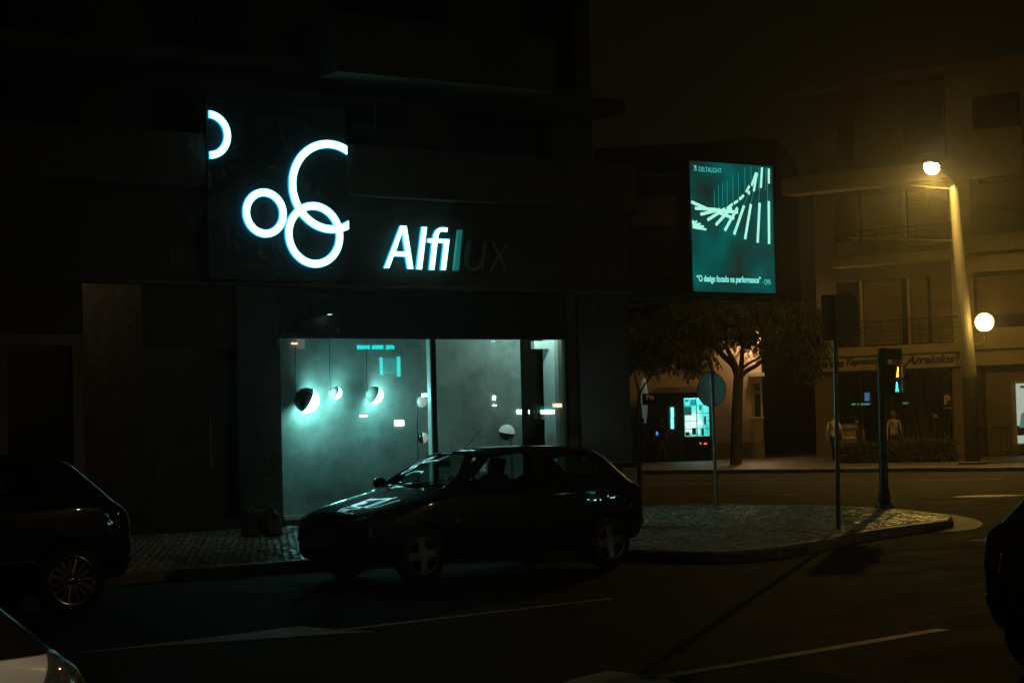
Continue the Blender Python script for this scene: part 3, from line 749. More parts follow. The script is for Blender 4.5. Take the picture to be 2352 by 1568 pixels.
def build_car(P, label, paint, rims=4, plate=None, group=None, clear_tail=False):
    """car in its own axes: x from nose to tail, z up"""
    P = dict(P); L = P['L']; WR = P['wr']; P['track'] = max(w for _, w in P['wid']) - .105
    car = thing('parked_car', label, 'car', group=group)
    side_f = P.get('win_f', [(1.32, .955), (1.72, 1.255), (2.20, 1.305), (2.18, .965)])
    side_r = P.get('win_r', [(2.27, .97), (2.30, 1.305), (2.96, 1.275), (3.13, 1.19), (3.22, 1.0), (3.10, .985)])
    wind = P.get('wind', [(1.085, -.63), (1.025, -.3), (1.01, 0), (1.025, .3), (1.085, .63), (1.35, .575), (1.63, .515), (1.66, .25), (1.665, 0), (1.66, -.25), (1.63, -.515), (1.35, -.575)])
    rear = P.get('rearw', [(3.34, -.48), (3.32, 0), (3.34, .48), (3.60, .52), (3.625, 0), (3.60, -.52)])
    cuts = []
    for sg in (1, -1):
        for poly in (side_f, side_r): cuts.append(pr(poly, sg * .42, sg * 1.0, 'y'))
    zc = P.get('zc', .94)
    cuts.append(pr(wind, zc, 1.8, 'z')); cuts.append(pr(rear, zc, 1.8, 'z'))
    for x in P['wb']:
        for sg in (1, -1):
            cuts.append(pr([(x + (WR + .045) * math.cos(q), WR + (WR + .045) * math.sin(q)) for q in [2 * math.pi * i / 28 for i in range(28)]], sg * (P['track'] - .14), sg * 1.1, 'y'))
    body = boolean(shell(P, 0, -.028), cuts, 'DIFFERENCE')
    bo = link('body', body, paint, car); 
    for p in body.polygons: p.use_smooth = True
    body.materials.clear(); body.materials.append(paint)
    es = bo.modifiers.new('wn', 'WEIGHTED_NORMAL')
    def patch(name, cutter, o, i, mt, parent=car, smooth=True):
        me = boolean(shell(P, o, i), [cutter], 'INTERSECT'); me.materials.clear(); me.materials.append(mt)
        if len(me.polygons) == 0: bpy.data.meshes.remove(me); return None
        return link(name, me, mt, parent, smooth)
    patch('windscreen', pr(wind, zc - .01, 1.8, 'z'), -.004, -.009, M_carglass)
    patch('rear_window', pr(rear, zc - .01, 1.8, 'z'), -.004, -.009, M_carglass)
    for sg in (1, -1):
        for poly in (side_f, side_r): patch('side_window', pr(poly, sg * .42, sg * 1.0, 'y'), -.004, -.009, M_carglass)
        # side moulding, sill, handles, mirrors, indicator
        patch('side_moulding', pr([(P['wb'][0] + .36, .50), (P['wb'][1] - .35, .515), (P['wb'][1] - .35, .565), (P['wb'][0] + .36, .55)], sg * .5, sg * 1., 'y'), .012, -.003, M_trim)
        for (xa, xb) in ((1.12, 1.128), (2.225, 2.233), (3.0 if L < 4 else 3.3, 3.008 if L < 4 else 3.308)):
            patch('door_gap', pr([(xa, .28), (xb, .28), (xb + .02, .90), (xa + .02, .90)], sg * .5, sg * 1., 'y'), .0015, -.004, M_blackm)
        for hx in (2.04, 2.92 if L < 4 else 3.05):
            wy = interp(*zip(*P['wid']), hx)
            MB().box(hx - .09, hx + .09, sg * (wy * .985), sg * (wy * .985 + .028), .795, .825).build('door_handle', M_trim, car, bevel=.008)
        wy = interp(*zip(*P['wid']), 1.5)
        mr = MB().ball((1.29, sg * (wy + .10), .985), (.065, .11, .075), 16, 10).build('wing_mirror', paint, car, True)
        MB().box(1.29, 1.32, sg * wy * .95, sg * (wy + .04), .94, .965).build('mirror_stalk', M_trim, mr)
        patch('indicator', pr([(1.10, .60), (1.18, .60), (1.18, .635), (1.10, .635)], sg * .5, sg * 1., 'y'), .006, -.003, M_amber)
        if P.get('pillar'): patch('tinted_quarter_glass', pr(P['pillar'], sg * .42, sg * 1., 'y'), .004, -.002, M_black)
        # head and tail lamps wrap the corners
        hl = [(sg * .40, .575), (sg * .42, .665), (sg * .60, .70), (sg * .80, .715), (sg * .80, .60), (sg * .60, .565)]
        if P.get('hl'): hl = [(sg * a, b) for a, b in P['hl']]
        patch('headlight', pr(hl if sg > 0 else hl[::-1], -.05, .36, 'x'), .004, -.02, M_lens)
        tlp = P.get('tail', [(L - .34, .66), (L + .05, .64), (L + .05, .93), (L - .22, .93)])
        patch('tail_light', pr(tlp, sg * (.50 if L < 4 else .55), sg * 1., 'y'), .005, -.02, M_lens if clear_tail else M_tail)
    patch('bumper_strip', pr([(-.9, .44), (.9, .44), (.9, .485), (-.9, .485)], -.05, .35, 'x'), .012, -.003, M_trim)
    patch('bumper_strip', pr([(-.9, .46), (.9, .46), (.9, .51), (-.9, .51)], L - .30, L + .05, 'x'), .012, -.003, M_trim)
    patch('grille', pr([(-.34, .585), (.34, .585), (.30, .645), (-.30, .645)], -.05, .2, 'x'), .003, -.003, M_trim)
    patch('air_intake', pr([(-.45, .29), (.45, .29), (.48, .37), (-.48, .37)], -.05, .2, 'x'), .003, -.003, M_blackm)
    for x in P['wb']:
        for sg in (1, -1): make_wheel(car, x, sg, WR, .185, P, rims)
    # inside
    MB().box(.55, L - .5, -.55, .55, .24, .42).box(.9, 1.28, -.62, .62, .42, .90).build('cabin_floor', M_int, car)
    for sg in (1, -1):
        st = MB().box(1.78, 2.28, sg * .36 - .24, sg * .36 + .24, .42, .60).add(*(lambda m_: (m_.v, m_.f))(MB().prism([(2.18, .55), (2.33, .55), (2.51, 1.05), (2.41, 1.05)], sg * .36 - .22, sg * .36 + .22, 'y'))).build('front_seat', M_int, car, bevel=.03)
        MB().prism([(2.41, 1.02), (2.50, 1.02), (2.55, 1.24), (2.45, 1.24)], sg * .36 - .12, sg * .36 + .12, 'y').build('headrest', M_int, st, bevel=.03)
    MB().box(2.85, 3.2, -.58, .58, .42, .58).add(*(lambda m_: (m_.v, m_.f))(MB().prism([(3.05, .56), (3.2, .56), (3.34, .96), (3.26, .96)], -.58, .58, 'y'))).build('rear_seat', M_int, car, bevel=.03)
    MB().lathe([(.175, -.012), (.19, 0), (.175, .012), (.165, 0)], 24, 'x', closed=True).xf(Matrix.Translation((1.47, -.36, .90)) @ Matrix.Rotation(R(-25), 4, 'Y')).build('steering_wheel', M_int, car, True)
    MB().box(1.52, 1.545, -.11, .11, 1.17, 1.235).tube([(1.55, 0, 1.2), (1.60, 0, 1.27)], .008, 6).build('rear_mirror', M_trim, car)
    rx = 1.78 if L < 4 else 2.0
    MB().tube([(rx, 0, interp(*zip(*P['top']), rx) - .01), (rx + .26, 0, interp(*zip(*P['top']), rx) + .21)], .004, 6).build('antenna', M_trim, car)
    MB().tube([(1.04, -.05, .99), (1.09, -.35, 1.01), (1.16, -.56, 1.045)], .008, 6).build('wiper', M_trim, car); MB().tube([(1.03, .45, .99), (1.06, .1, 1.01), (1.11, -.18, 1.035)], .008, 6).build('wiper', M_trim, car)
    if plate:
        x_ = -.016
        pl = MB().box(x_ - .006, x_, -.26, .26, .385, .495).build('number_plate', mat('plate_' + plate[:2], (.42, .30, .16), .5), car)
        me = text_mesh(plate, .1, .0015, bold=.002); fit_text(me, -.235, .235, .405, .475)
        me.transform(Matrix.Translation((x_ - .007, 0, 0)) @ Matrix.Rotation(R(-90), 4, 'Z'))
        link('lettering', me, M_blackm, pl)
    return car
def place_car(car, wheel_px, deg, P, flip=False, which='rear', side=1):
    """put the ground contact of one near-side wheel under the pixel; deg: heading of the tail (x axis)"""
    g = G(*wheel_px) if len(wheel_px) == 2 else Vector(wheel_px)
    a = R(deg); ax = Vector((math.cos(a), math.sin(a), 0)); ay = Vector((-ax.y, ax.x, 0))
    tr = max(w for _, w in P['wid']) - .105
    x = (P['wb'][1] if which == 'rear' else P['wb'][0]) * car.scale.x
    car.location = g - ax * x - ay * (side * (tr + .085)); car.location.z = 0
    car.rotation_euler = (0, 0, a)
car1 = build_car(HATCH, 'black hatchback parked in front of the lit showroom window', M_paintk, 4, '81-90-JA')
def rescale(car, fx, fz):
    car.scale = (fx, 1, fz)
    for o in car.children:
        if o.name.startswith('wheel'): o.scale = (fz / fx, 1, 1)
rescale(car1, 1.065, 1.03)
place_car(car1, (1405, 1302), 37.5, HATCH, side=-1)
# rear-left car: a taller five door hatch with many-spoked wheels
def stretch(P, fx, fz, fw, dz=0):
    Q = dict(P); Q['L'] = P['L'] * fx
    for k in ('top', 'bot', 'belt'): Q[k] = [(x * fx, z * fz + dz) for x, z in P[k]]
    for k in ('wid', 'edge'): Q[k] = [(x * fx, y * fw) for x, y in P[k]]
    return Q
FIVE = stretch(HATCH, 1.07, 1.10, 1.06); FIVE['wr'] = .335; FIVE['wb'] = (.86, 3.36); FIVE['L'] = 3.83 * 1.07
FIVE['win_f'] = [(1.42, 1.055), (1.85, 1.385), (2.36, 1.43), (2.34, 1.065)]; FIVE['win_r'] = [(2.44, 1.07), (2.47, 1.43), (3.15, 1.39), (3.30, 1.31), (3.42, 1.12), (3.3, 1.09)]
FIVE['wind'] = [(x * 1.07, y * 1.06) for x, y in [(1.085, -.63), (1.025, -.3), (1.01, 0), (1.025, .3), (1.085, .63), (1.35, .575), (1.63, .515), (1.66, .25), (1.665, 0), (1.66, -.25), (1.63, -.515), (1.35, -.575)]]
FIVE['rearw'] = [(x * 1.07, y * 1.06) for x, y in [(3.34, -.48), (3.32, 0), (3.34, .48), (3.60, .52), (3.625, 0), (3.60, -.52)]]; FIVE['zc'] = 1.03
FIVE['hl'] = [(.42, .63), (.44, .74), (.62, .78), (.86, .80), (.86, .66), (.64, .62)]
FIVE['tail'] = [(FIVE['L'] - .30, .78), (FIVE['L'] + .05, .74), (FIVE['L'] + .05, 1.04), (FIVE['L'] - .20, 1.06)]
car2 = build_car(FIVE, 'dark hatchback with bright multi spoke wheels cut by the left frame edge', M_paintk2, 15)
place_car(car2, (168, 1416), 37.5, FIVE, side=-1)
# silver car in the left foreground, facing right; only its nose is in the picture
def recolour(c, frm, to):
    for o in [c] + list(c.children_recursive):
        for sl in o.material_slots:
            if sl.material == frm: sl.link = 'OBJECT'; sl.material = to
def clone_car(src, label):
    c = copy_tree(src); c['label'] = label
    for o in list(c.children):
        if o.name.startswith('number_plate'):
            for q in list(o.children): kill(q)
            kill(o)
    return c
ESTATE = dict(HATCH); ESTATE['win_r'] = [(2.27, .97), (2.30, 1.305), (2.96, 1.28), (3.26, 1.235), (3.43, 1.12), (3.57, .99), (3.5, .97)]; ESTATE['pillar'] = [(2.6, .925), (2.6, 1.26), (3.24, 1.26), (3.66, .99), (3.80, .925)]
car3 = build_car(ESTATE, 'silver car tail in the near left corner of the picture', M_paints, 4, clear_tail=True); rescale(car3, 1.065, 1.03); recolour(car3, M_carglass, glass('privacy_glass', (.05, .055, .055), 1.5, .01))
_ax = Vector((math.cos(R(37.5)), math.sin(R(37.5)), 0)); _ay = Vector((-_ax.y, _ax.x, 0))
_g = AT(154, 1510, 6.4); car3.location = Vector((_g.x, _g.y, 0)) - _ax * 3.90 + _ay * .70; car3.rotation_euler = (0, 0, R(37.5))
car4 = clone_car(car1, 'dark car tail entering at the right frame edge'); recolour(car4, M_paintk, M_paintk2)
car4.rotation_euler = (0, 0, R(37.5 + 180))
_g = G(2296, 1560)   # rear far-side corner of the right-hand car
_ax = Vector((math.cos(R(217.5)), math.sin(R(217.5)), 0)); _ay = Vector((-_ax.y, _ax.x, 0))
car4.location = Vector((_g.x, _g.y, 0)) - _ax * 3.94 + _ay * .62

# ================================================================== CORNER: poles, signals, cabinet, bags
def pole_at(px, py, z=ZP): 
    g = G(px, py, z); return Vector((g.x, g.y, z)), g.y / FPX
def face_rot(deg): return R(deg)
# round traffic sign seen from behind
p, m_ = pole_at(1646, 1157); t = thing('round_road_sign', 'round road sign seen from the back on thin grey post', 'sign', p)
zc = AT(1634, 895, p.y).z - ZP; xo = AT(1634, 895, p.y).x - p.x
MB().tube([(0, 0, -.05), (xo * .9, 0, zc + .3)], .03, 10).build('post', M_metal, t)
dsc = MB().lathe([(.001, -.004), (.30, -.004), (.315, .006), (.315, .012), (.295, .004), (.001, .004)], 40, 'y').build('disc', mat('sign_back_grey', (.34, .34, .32), .45, metal=.3), t, loc=(xo, .035, zc))
dsc.rotation_euler = (0, 0, R(-38)); dsc.scale = (1, 1, 1.0)
for q in (-.1, .1): MB().box(-.06, .06, -.045, -.005, q - .015, q + .015).build('clamp', M_metal, dsc)
# tall thin post with a small rectangular plate
p, m_ = pole_at(1926, 1216); t = thing('plate_sign_post', 'tall thin green grey post with small rectangular plate at its top', 'sign', p)
zt_ = AT(1917, 676, p.y).z - ZP; xo = AT(1917, 690, p.y).x - p.x
MB().tube([(0, 0, -.05), (xo, 0, zt_)], .032, 10).build('post', mat('green_grey_metal', (.16, .18, .16), .35, metal=.6), t)
pa = AT(1887, 690, p.y).x - p.x; pb = AT(1963, 690, p.y).x - p.x; za = AT(1925, 781, p.y).z - ZP
MB().box(pa, pb, .04, .055, za, zt_).build('plate', mat('blue_plate', (.16, .22, .22), .4, metal=.2), t)
MB().box(xo - .05, xo + .05, .0, .045, (za + zt_) / 2 - .02, (za + zt_) / 2 + .02).build('clamp', M_metal, t)
# pedestrian signal
p, m_ = pole_at(2032, 1167); t = thing('traffic_signal', 'dark traffic signal post with lit orange and green walking figures', 'traffic light', p)
def tz(py): return AT(2030, py, p.y).z - ZP
def tx(px, py): return AT(px, py, p.y).x - p.x
MB().tube([(0, 0, 0), (0, 0, .35), (tx(2022, 820), 0, tz(812))], [.085, .075, .065], 14).build('post', mat('signal_green_black', (.025, .03, .028), .35), t)
MB().lathe([(.17, 0), (.16, .04), (.10, .10), (.09, .30), (.075, .32)], 20).build('base', mat('signal_green_black'), t)
for q in (40, 130, 220, 310): MB().tube([(.145 * math.cos(R(q)), .145 * math.sin(R(q)), .0), (.145 * math.cos(R(q)), .145 * math.sin(R(q)), .10)], .022, 6).build('anchor_bolt', M_metal, t)
x0 = tx(2019, 800)
MB().box(x0 - .0, x0 + .12, -.1, .1, tz(870), tz(799)).build('signal_bracket', M_blackm, t, bevel=.015)
hd = MB().box(tx(2030, 800), tx(2068, 800), -.12, .12, tz(826), tz(801)).build('vehicle_head', M_blackm, t, bevel=.012)
ph = MB().box(tx(2032, 850), tx(2052, 850), -.13, .13, tz(908), tz(836)).build('pedestrian_head', M_blackm, t, bevel=.01)
M_or = emis('walk_orange', (1.0, .42, .03), 4.0); M_gr = emis('walk_green', (.05, 1.0, .72), 2.2)
def figure(px, py, w_, h_, mt, name, y=-.17, pose='walk'):
    zc, xc = tz(py), tx(px, py); u = h_ / 10
    pts = [(-1.9, -5), (-.9, -5), (.1, -1.5), (1.3, -5), (2.3, -5), (1.1, 0), (1.5, 2.4), (.9, 3), (.7, 4.2), (.3, 5), (-.3, 5), (-.6, 4.2), (-.3, 3.2), (-1.0, 2.4), (-1.0, 0)] if pose == 'walk' else \
          [(-1.9, -5), (-.5, -5), (.1, -3.8), (.7, -5), (2.0, -4.4), (1.3, -1.0), (2.1, 2.0), (1.9, 4.2), (1.2, 5), (.4, 4.3), (.4, 2.4), (-.4, .4), (-.9, -2.2)]
    return MB().prism([(xc + a * u * w_, zc + b * u) for a, b in pts], y, y + .012, 'y').build(name, mt, t)
yv = -.145
for py, mtv in ((855, M_or), (889, M_gr)):
    MB().box(tx(2040, py), tx(2066, py), yv + .01, yv + .02, tz(py + 16), tz(py - 16)).build('signal_window', M_black, ph)
    MB().prism([(tx(2066, py), tz(py - 15)), (tx(2076, py), tz(py - 15)), (tx(2068, py), tz(py + 14)), (tx(2066, py), tz(py + 15))], yv - .15, yv + .0, 'y').build('visor', mat('visor_grey', (.28, .27, .27), .3), ph)
    MB().box(tx(2042, py), tx(2075, py), yv - .12, yv + .0, tz(py - 17), tz(py - 16)).build('visor', mat('visor_grey'), ph)
figure(2057, 855, .62, .175, M_or, 'standing_figure', yv - .01, 'stand'); figure(2056, 889, .75, .165, M_gr, 'walking_figure', yv - .01)
# utility cabinet with a paper notice
p, m_ = pole_at(1478, 1207); t = thing('utility_cabinet', 'dark green utility cabinet with a paper notice behind the black car', 'cabinet', p, FA.a)
ch_ = AT(1478, 1066, p.y).z - ZP
MB().box(-.62, 0, 0, .35, .06, ch_).build('case', mat('cabinet_green', (.035, .04, .022), .5, var=.1), t, bevel=.012)
MB().box(-.64, .02, -.02, .37, ch_ + .001, ch_ + .035).build('lid', mat('cabinet_green'), t, bevel=.008)
MB().box(-.60, -.02, .02, .33, 0, .058).build('foot', M_blackm, t)
zn = AT(1450, 1108, p.y).z - ZP; zn1 = AT(1450, 1073, p.y).z - ZP
nt_ = MB().box(-.36, -.10, -.006, -.002, zn, zn1).build('notice', mat('paper', (.50, .52, .50), .8), t)
for i in range(4): MB().box(-.33, -.14 - .03 * (i % 2), -.008, -.0062, zn1 - .05 - i * .045, zn1 - .035 - i * .045).build('printed_line', mat('print_grey', (.12, .12, .12), .8), nt_)
# rubbish sack and soft bag by the shop pier
def sack(px, py, w_px, h_px, label, tip, mt, seed):
    p, m_ = pole_at(px, py); rnd = random.Random(seed); a, h = w_px * m_ / 2, h_px * m_
    prof = [(.001, 0), (.80, .0), (.97, .10), (1.0, .32), (.95, .55), (.78, .76), (.45, .88), (.16, .93), (.10, .96), (.17, 1.06), (.001, 1.08)] if tip else [(.001, 0), (.92, 0), (.97, .12), (.93, .5), (.90, .82), (.84, .97), (.5, 1.0), (.001, .99)]
    mb = MB().lathe([(r_ * a, z * h) for r_, z in prof], 28)
    mb.v = [(x * (1 + .10 * math.sin(5 * math.atan2(y, x) + z * 9 + seed) + rnd.uniform(-.02, .02)), y * (1 + .10 * math.sin(7 * math.atan2(y, x) + z * 7)), z + (.02 * math.sin(6 * math.atan2(y, x)) if z > .03 else 0)) for x, y, z in mb.v]
    t = thing('rubbish_bag', label, 'bag', p)
    mb.build('sack', mt, t, True)
    if tip: MB().lathe([(a * .12, h * .90), (a * .17, h * .93), (a * .12, h * .96)], 16).build('tie', mat('tie', (.3, .28, .2), .6), t)
    else: MB().tube([(-a * .3, 0, h * .95), (-a * .2, 0, h * 1.1), (a * .2, 0, h * 1.1), (a * .3, 0, h * .95)], .012, 6).build('handle', mat('tie', (.3, .28, .2), .6), t)
M_bag = mat('bag_plastic', (.11, .10, .055), .35, var=.2, vscale=8, bump=.5, bscale=12)
sack(624, 1230, 52, 62, 'pale knotted rubbish sack beside the left window edge', True, M_bag, 3)
sack(577, 1231, 46, 58, 'upright soft bag against the dark pier beside the knotted sack', False, mat('bag_grey', (.085, .075, .06), .6, var=.2, vscale=6, bump=.4, bscale=14), 5)

# ================================================================== STREET LAMP
M_conc2 = mat('lamp_post_concrete', (.11, .105, .085), .6, var=.18, vscale=5, bump=.2, bscale=25)
SOD = (1.0, .60, .11)
def lamp_light(name, loc, power, r, parent, spot=None, colr=SOD):
    ld = bpy.data.lights.new(name, 'SPOT' if spot else 'POINT'); ld.energy = power; ld.color = colr; ld.shadow_soft_size = r
    if spot: ld.spot_size = R(spot); ld.spot_blend = .15
    o = bpy.data.objects.new(name, ld); col.objects.link(o); o.location = loc; o.parent = parent
    return o
def street_lamp(base, toplamp, h_pole, label, power, colr=SOD, lens_e=60., cone=176):
    t = thing('street_lamp', label, 'street lamp', base)
    MB().lathe([(.42, 0), (.42, .07), (.36, .09)], 24).build('footing', mat('footing', (.12, .11, .09), .7), t)
    MB().tube([(0, 0, .05), (0, 0, 2.6)], [.235, .225], 18).build('lower_band', mat('pole_dark', (.03, .025, .02), .6, var=.2, vscale=6), t)
    lean = -.27
    MB().tube([(0, 0, 2.601), (lean, 0, h_pole)], [.222, .135], 18).build('pole', M_conc2, t)
    hx = Vector(toplamp)
    e = Vector((lean, 0, h_pole))
    MB().lathe([(.15, h_pole - .06), (.15, h_pole + .02), (.06, h_pole + .05)], 16, o=(lean, 0, 0)).build('collar', M_metal, t)
    MB().tube([e, e + Vector((0, 0, .12)), e.lerp(hx, .45) + Vector((0, 0, .16)), hx + (e - hx).normalized() * .22 + Vector((0, 0, .07))], [.045, .045, .04, .035], 10).build('arm', M_metal, t)
    d = (hx - e); d.z = 0; d.normalize(); ang = math.atan2(d.y, d.x)
    hd = MB().prism([(-.30, .02), (-.34, .12), (-.1, .20), (.22, .16), (.34, .05), (.30, .02)], -.17, .17, 'y').build('lamp_head', M_darkm, t, bevel=.03); hd.location = hx; hd.rotation_euler = (0, R(-8), ang)
    mb = MB().ball((0, 0, -.05), (.28, .21, .20), 22, 12)
    ln = mb.build('lens', emis('sodium_lens', (1.0, .80, .38), lens_e), hd, True); ln.location = (0, 0, .0)
    lamp_light('lamp_light', hx - Vector((0, 0, .30)), power, .10, t, spot=cone, colr=colr)
    return t
p, m_ = pole_at(2234, 1066)
def rel(px, py, dy=0): q = AT(px, py, p.y + dy); return q - p
lp = rel(2140, 381, -1.2)
SLAMP = street_lamp(p, lp, rel(2209, 432).z, 'tall concrete street lamp burning brightly above the avenue', 1300)
# globe on a curled bracket
gp = rel(2261, 740, -.1)
GL = thing('globe_lamp', 'glowing round globe lamp on curled bracket against the concrete pole', 'street lamp', p + gp + Vector((0, 0, -.3)))
MB().ball((0, 0, .3), .285, 28, 18).build('globe', emis('globe_glow', (1.0, .78, .36), 2.6), GL, True)
MB().lathe([(.07, .0), (.09, .03), (.06, .06)], 16).build('collar', M_darkm, GL)
MB().tube([(0, 0, .0), (.0, 0, -.15), (-.06, 0, -.30), (-.2, .03, -.38), (gp.x * -1 + .12, .08, -.30)], .025, 8).build('bracket', M_darkm, GL)
lamp_light('globe_light', (-.0, -.36, .3), 140, .2, GL)

# ================================================================== APARTMENT BLOCK ON THE RIGHT
RB = Frame(G(2205, 1046, .12), -36)
A = fthing(RB, 'apartment_block', 'cream apartment block with balconies behind the street lamp', 'building')
def ab(name, mt, s0, s1, y0, y1, z0, z1, parent=None, bevel=0): return MB().box(s0, s1, y0, y1, z0, z1).build(name, mt, parent or A, bevel=bevel)
def z7(x, y): return ((3100 + x * .8293) / 1.7415, (150 + y * .8293) / 1.7415)
def z8(x, y): return ((3150 + x * .574) / 1.7415, (1300 + y * .574) / 1.7415)
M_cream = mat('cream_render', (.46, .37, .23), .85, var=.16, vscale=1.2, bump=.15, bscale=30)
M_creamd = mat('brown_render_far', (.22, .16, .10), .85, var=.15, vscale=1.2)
M_shut = bpy.data.materials.new('roller_shutter'); M_shut.use_nodes = True
_b = M_shut.node_tree.nodes['Principled BSDF']; _b.inputs['Base Color'].default_value = (.27, .19, .11, 1); _b.inputs['Roughness'].default_value = .6
_w = M_shut.node_tree.nodes.new('ShaderNodeTexWave'); _w.bands_direction = 'Z'; _w.inputs['Scale'].default_value = 6.0
_tc = M_shut.node_tree.nodes.new('ShaderNodeTexCoord'); _bp = M_shut.node_tree.nodes.new('ShaderNodeBump'); _bp.inputs['Distance'].default_value = .03; _bp.inputs['Strength'].default_value = .8
M_shut.node_tree.links.new(_tc.outputs['Object'], _w.inputs['Vector']); M_shut.node_tree.links.new(_w.outputs['Fac'], _bp.inputs['Height']); M_shut.node_tree.links.new(_bp.outputs[0], _b.inputs['Normal'])
WL = -5.6
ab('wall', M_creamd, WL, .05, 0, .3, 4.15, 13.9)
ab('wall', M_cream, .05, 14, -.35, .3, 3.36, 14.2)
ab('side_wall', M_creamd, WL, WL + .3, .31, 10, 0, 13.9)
MB().prism([(WL - .75, 13.95), (14.2, 14.22), (14.2, 14.42), (WL - .75, 14.12)], -1.1, 10, 'y').build('eave', M_cream, A)
# left stack: bands, balcony, openings
def dark_open(s0, s1, z0, z1, name='window', shutters=(), y=0., post=()):
    o = MB().box(s0, s1, y - .02, y + .01, z0, z1).build(name, M_glassk, A)
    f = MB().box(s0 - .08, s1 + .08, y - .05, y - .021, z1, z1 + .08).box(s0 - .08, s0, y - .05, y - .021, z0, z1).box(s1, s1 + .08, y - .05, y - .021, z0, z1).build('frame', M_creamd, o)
    for a, b_ in shutters: MB().box(a, b_, y - .045, y - .022, z0 + .02, z1 - .02).build('shutter', M_shut, o)
    for q in post: MB().box(q - .06, q + .06, y - .06, y - .0225, z0, z1).build('post', M_cream, o)
    return o
def S(px_, py_, y=0): return RB.px(px_, py_, y)
b3 = S(*z7(30, 700), -1.0); b3t = S(*z7(400, 640), -1.0)[1]; b3b = S(*z7(400, 722), -1.0)[1]
ab('balcony_front', M_cream, S(*z7(28, 700), -1.0)[0], S(*z7(880, 700), -1.0)[0], -1.0, -.9, b3b, b3t)
ab('balcony_slab', M_cream, S(*z7(28, 700), -1.0)[0], .05, -.898, 0, b3b, b3b + .15)
w2 = (S(*z7(285, 900))[0], S(*z7(850, 900))[0], S(*z7(500, 975))[1], S(*z7(500, 755))[1])
dark_open(w2[0], w2[1], w2[2], w2[3], shutters=((S(*z7(420, 800))[0], S(*z7(612, 800))[0]), (S(*z7(640, 800))[0], S(*z7(740, 800))[0])), post=(S(*z7(400, 900))[0], S(*z7(628, 900))[0]))
s2t, s2b = S(*z7(600, 1040), -.9)[1], S(*z7(600, 1085), -.9)[1]
ab('balcony_slab', M_cream, S(*z7(270, 1085), -.9)[0], S(*z7(900, 1040), -.9)[0], -.9, 0, s2b, s2t)
w1 = (S(*z7(300, 1300))[0], S(*z7(755, 1300))[0], S(*z7(600, 1480))[1], S(*z7(600, 1165))[1])
dark_open(*w1, shutters=((S(*z7(432, 1300))[0], S(*z7(612, 1300))[0]), (S(*z7(660, 1300))[0], S(*z7(738, 1300))[0])), post=(S(*z7(420, 1300))[0], S(*z7(648, 1300))[0]))
s1t, s1b = S(*z7(500, 1490), -.9)[1], S(*z7(500, 1530), -.9)[1]
ab('balcony_slab', M_cream, S(*z7(100, 1520), -.9)[0], S(*z7(915, 1490), -.9)[0], -.9, 0, s1b, s1t)
dark_open(S(*z7(300, 500))[0], S(*z7(380, 500))[0], S(*z7(340, 600))[1], S(*z7(340, 400))[1]); dark_open(S(*z7(620, 500))[0], S(*z7(820, 500))[0], S(*z7(700, 560))[1], S(*z7(700, 330))[1])
def railing(s0, s1, zb_, zt_, y, n):
    r = MB().tube([(s0, y, zt_), (s1, y, zt_)], .022, 6).build('handrail', M_darkm, A)
    for i in range(1, 5): MB().tube([(s0, y, zb_ + (zt_ - zb_) * i / 5), (s1, y, zb_ + (zt_ - zb_) * i / 5)], .010, 5).build('rail', M_darkm, r)
    for i in range(n + 1):
        q = s0 + (s1 - s0) * i / n; MB().tube([(q, y, zb_), (q, y, zt_)], .016, 5).build('baluster', M_darkm, r)
railing(S(*z7(290, 1000), -.85)[0], S(*z7(890, 1000), -.85)[0], s2t, s2t + .95, -.85, 6)
railing(S(*z7(330, 1400), -.85)[0], S(*z7(890, 1400), -.85)[0], s1t, s1t + .95, -.85, 6)
ab('drainpipe', M_darkm, S(*z7(858, 1200))[0] - .04, S(*z7(858, 1200))[0] + .04, -.12, -.04, 4.2, 13.8)
# fascia sign in brush script
st_, sb_ = 3.92, 3.40
sg0, sg1 = S(*z8(105, 260), -.95)[0], S(*z8(1172, 260), -.95)[0]
fs_ = ab('shop_fascia', M_cream, sg0, sg1, -.95, -.85, S(*z8(600, 312), -.95)[1], S(*z8(600, 215), -.95)[1])
M_brush = mat('brush_black', (.02, .017, .012), .6)
ab('fascia_border', M_brush, sg0, sg1, -.955, -.951, S(*z8(600, 222), -.95)[1], S(*z8(600, 215), -.95)[1])
za, zb2 = S(*z8(600, 286), -.95)[1], S(*z8(600, 226), -.95)[1]
for s_txt, x0, x1 in (('Casa dos', 150, 395), ('Tapetes', 405, 640), ('de', 728, 800), ('Arraiolos', 818, 1168)):
    link('lettering', fit_text(text_mesh(s_txt, .5, .004, shear=.4, bold=.02), S(*z8(x0, 260), -.96)[0], S(*z8(x1, 260), -.96)[0], za, zb2, -.96), M_brush, fs_)
# ground floor: piers and dark shop glass
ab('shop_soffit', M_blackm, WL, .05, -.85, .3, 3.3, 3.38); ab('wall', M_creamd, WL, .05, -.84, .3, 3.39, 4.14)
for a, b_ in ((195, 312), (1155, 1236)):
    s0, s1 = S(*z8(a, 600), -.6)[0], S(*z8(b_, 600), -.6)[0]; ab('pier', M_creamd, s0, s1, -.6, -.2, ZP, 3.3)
s0, s1 = S(*z8(318, 600), .3)[0], S(*z8(1155, 600), .3)[0]
sh = ab('shop_window', M_glassk, s0, s1, .30, .34, ZP + .2, 3.29)
for k in range(5): MB().box(s0 + (s1 - s0) * k / 4 - .03, s0 + (s1 - s0) * k / 4 + .03, .24, .295, ZP, 3.28).build('mullion', M_darkm, sh)
ab('shop_base', M_stone, s0, s1, .25, .45, ZP, ZP + .199)
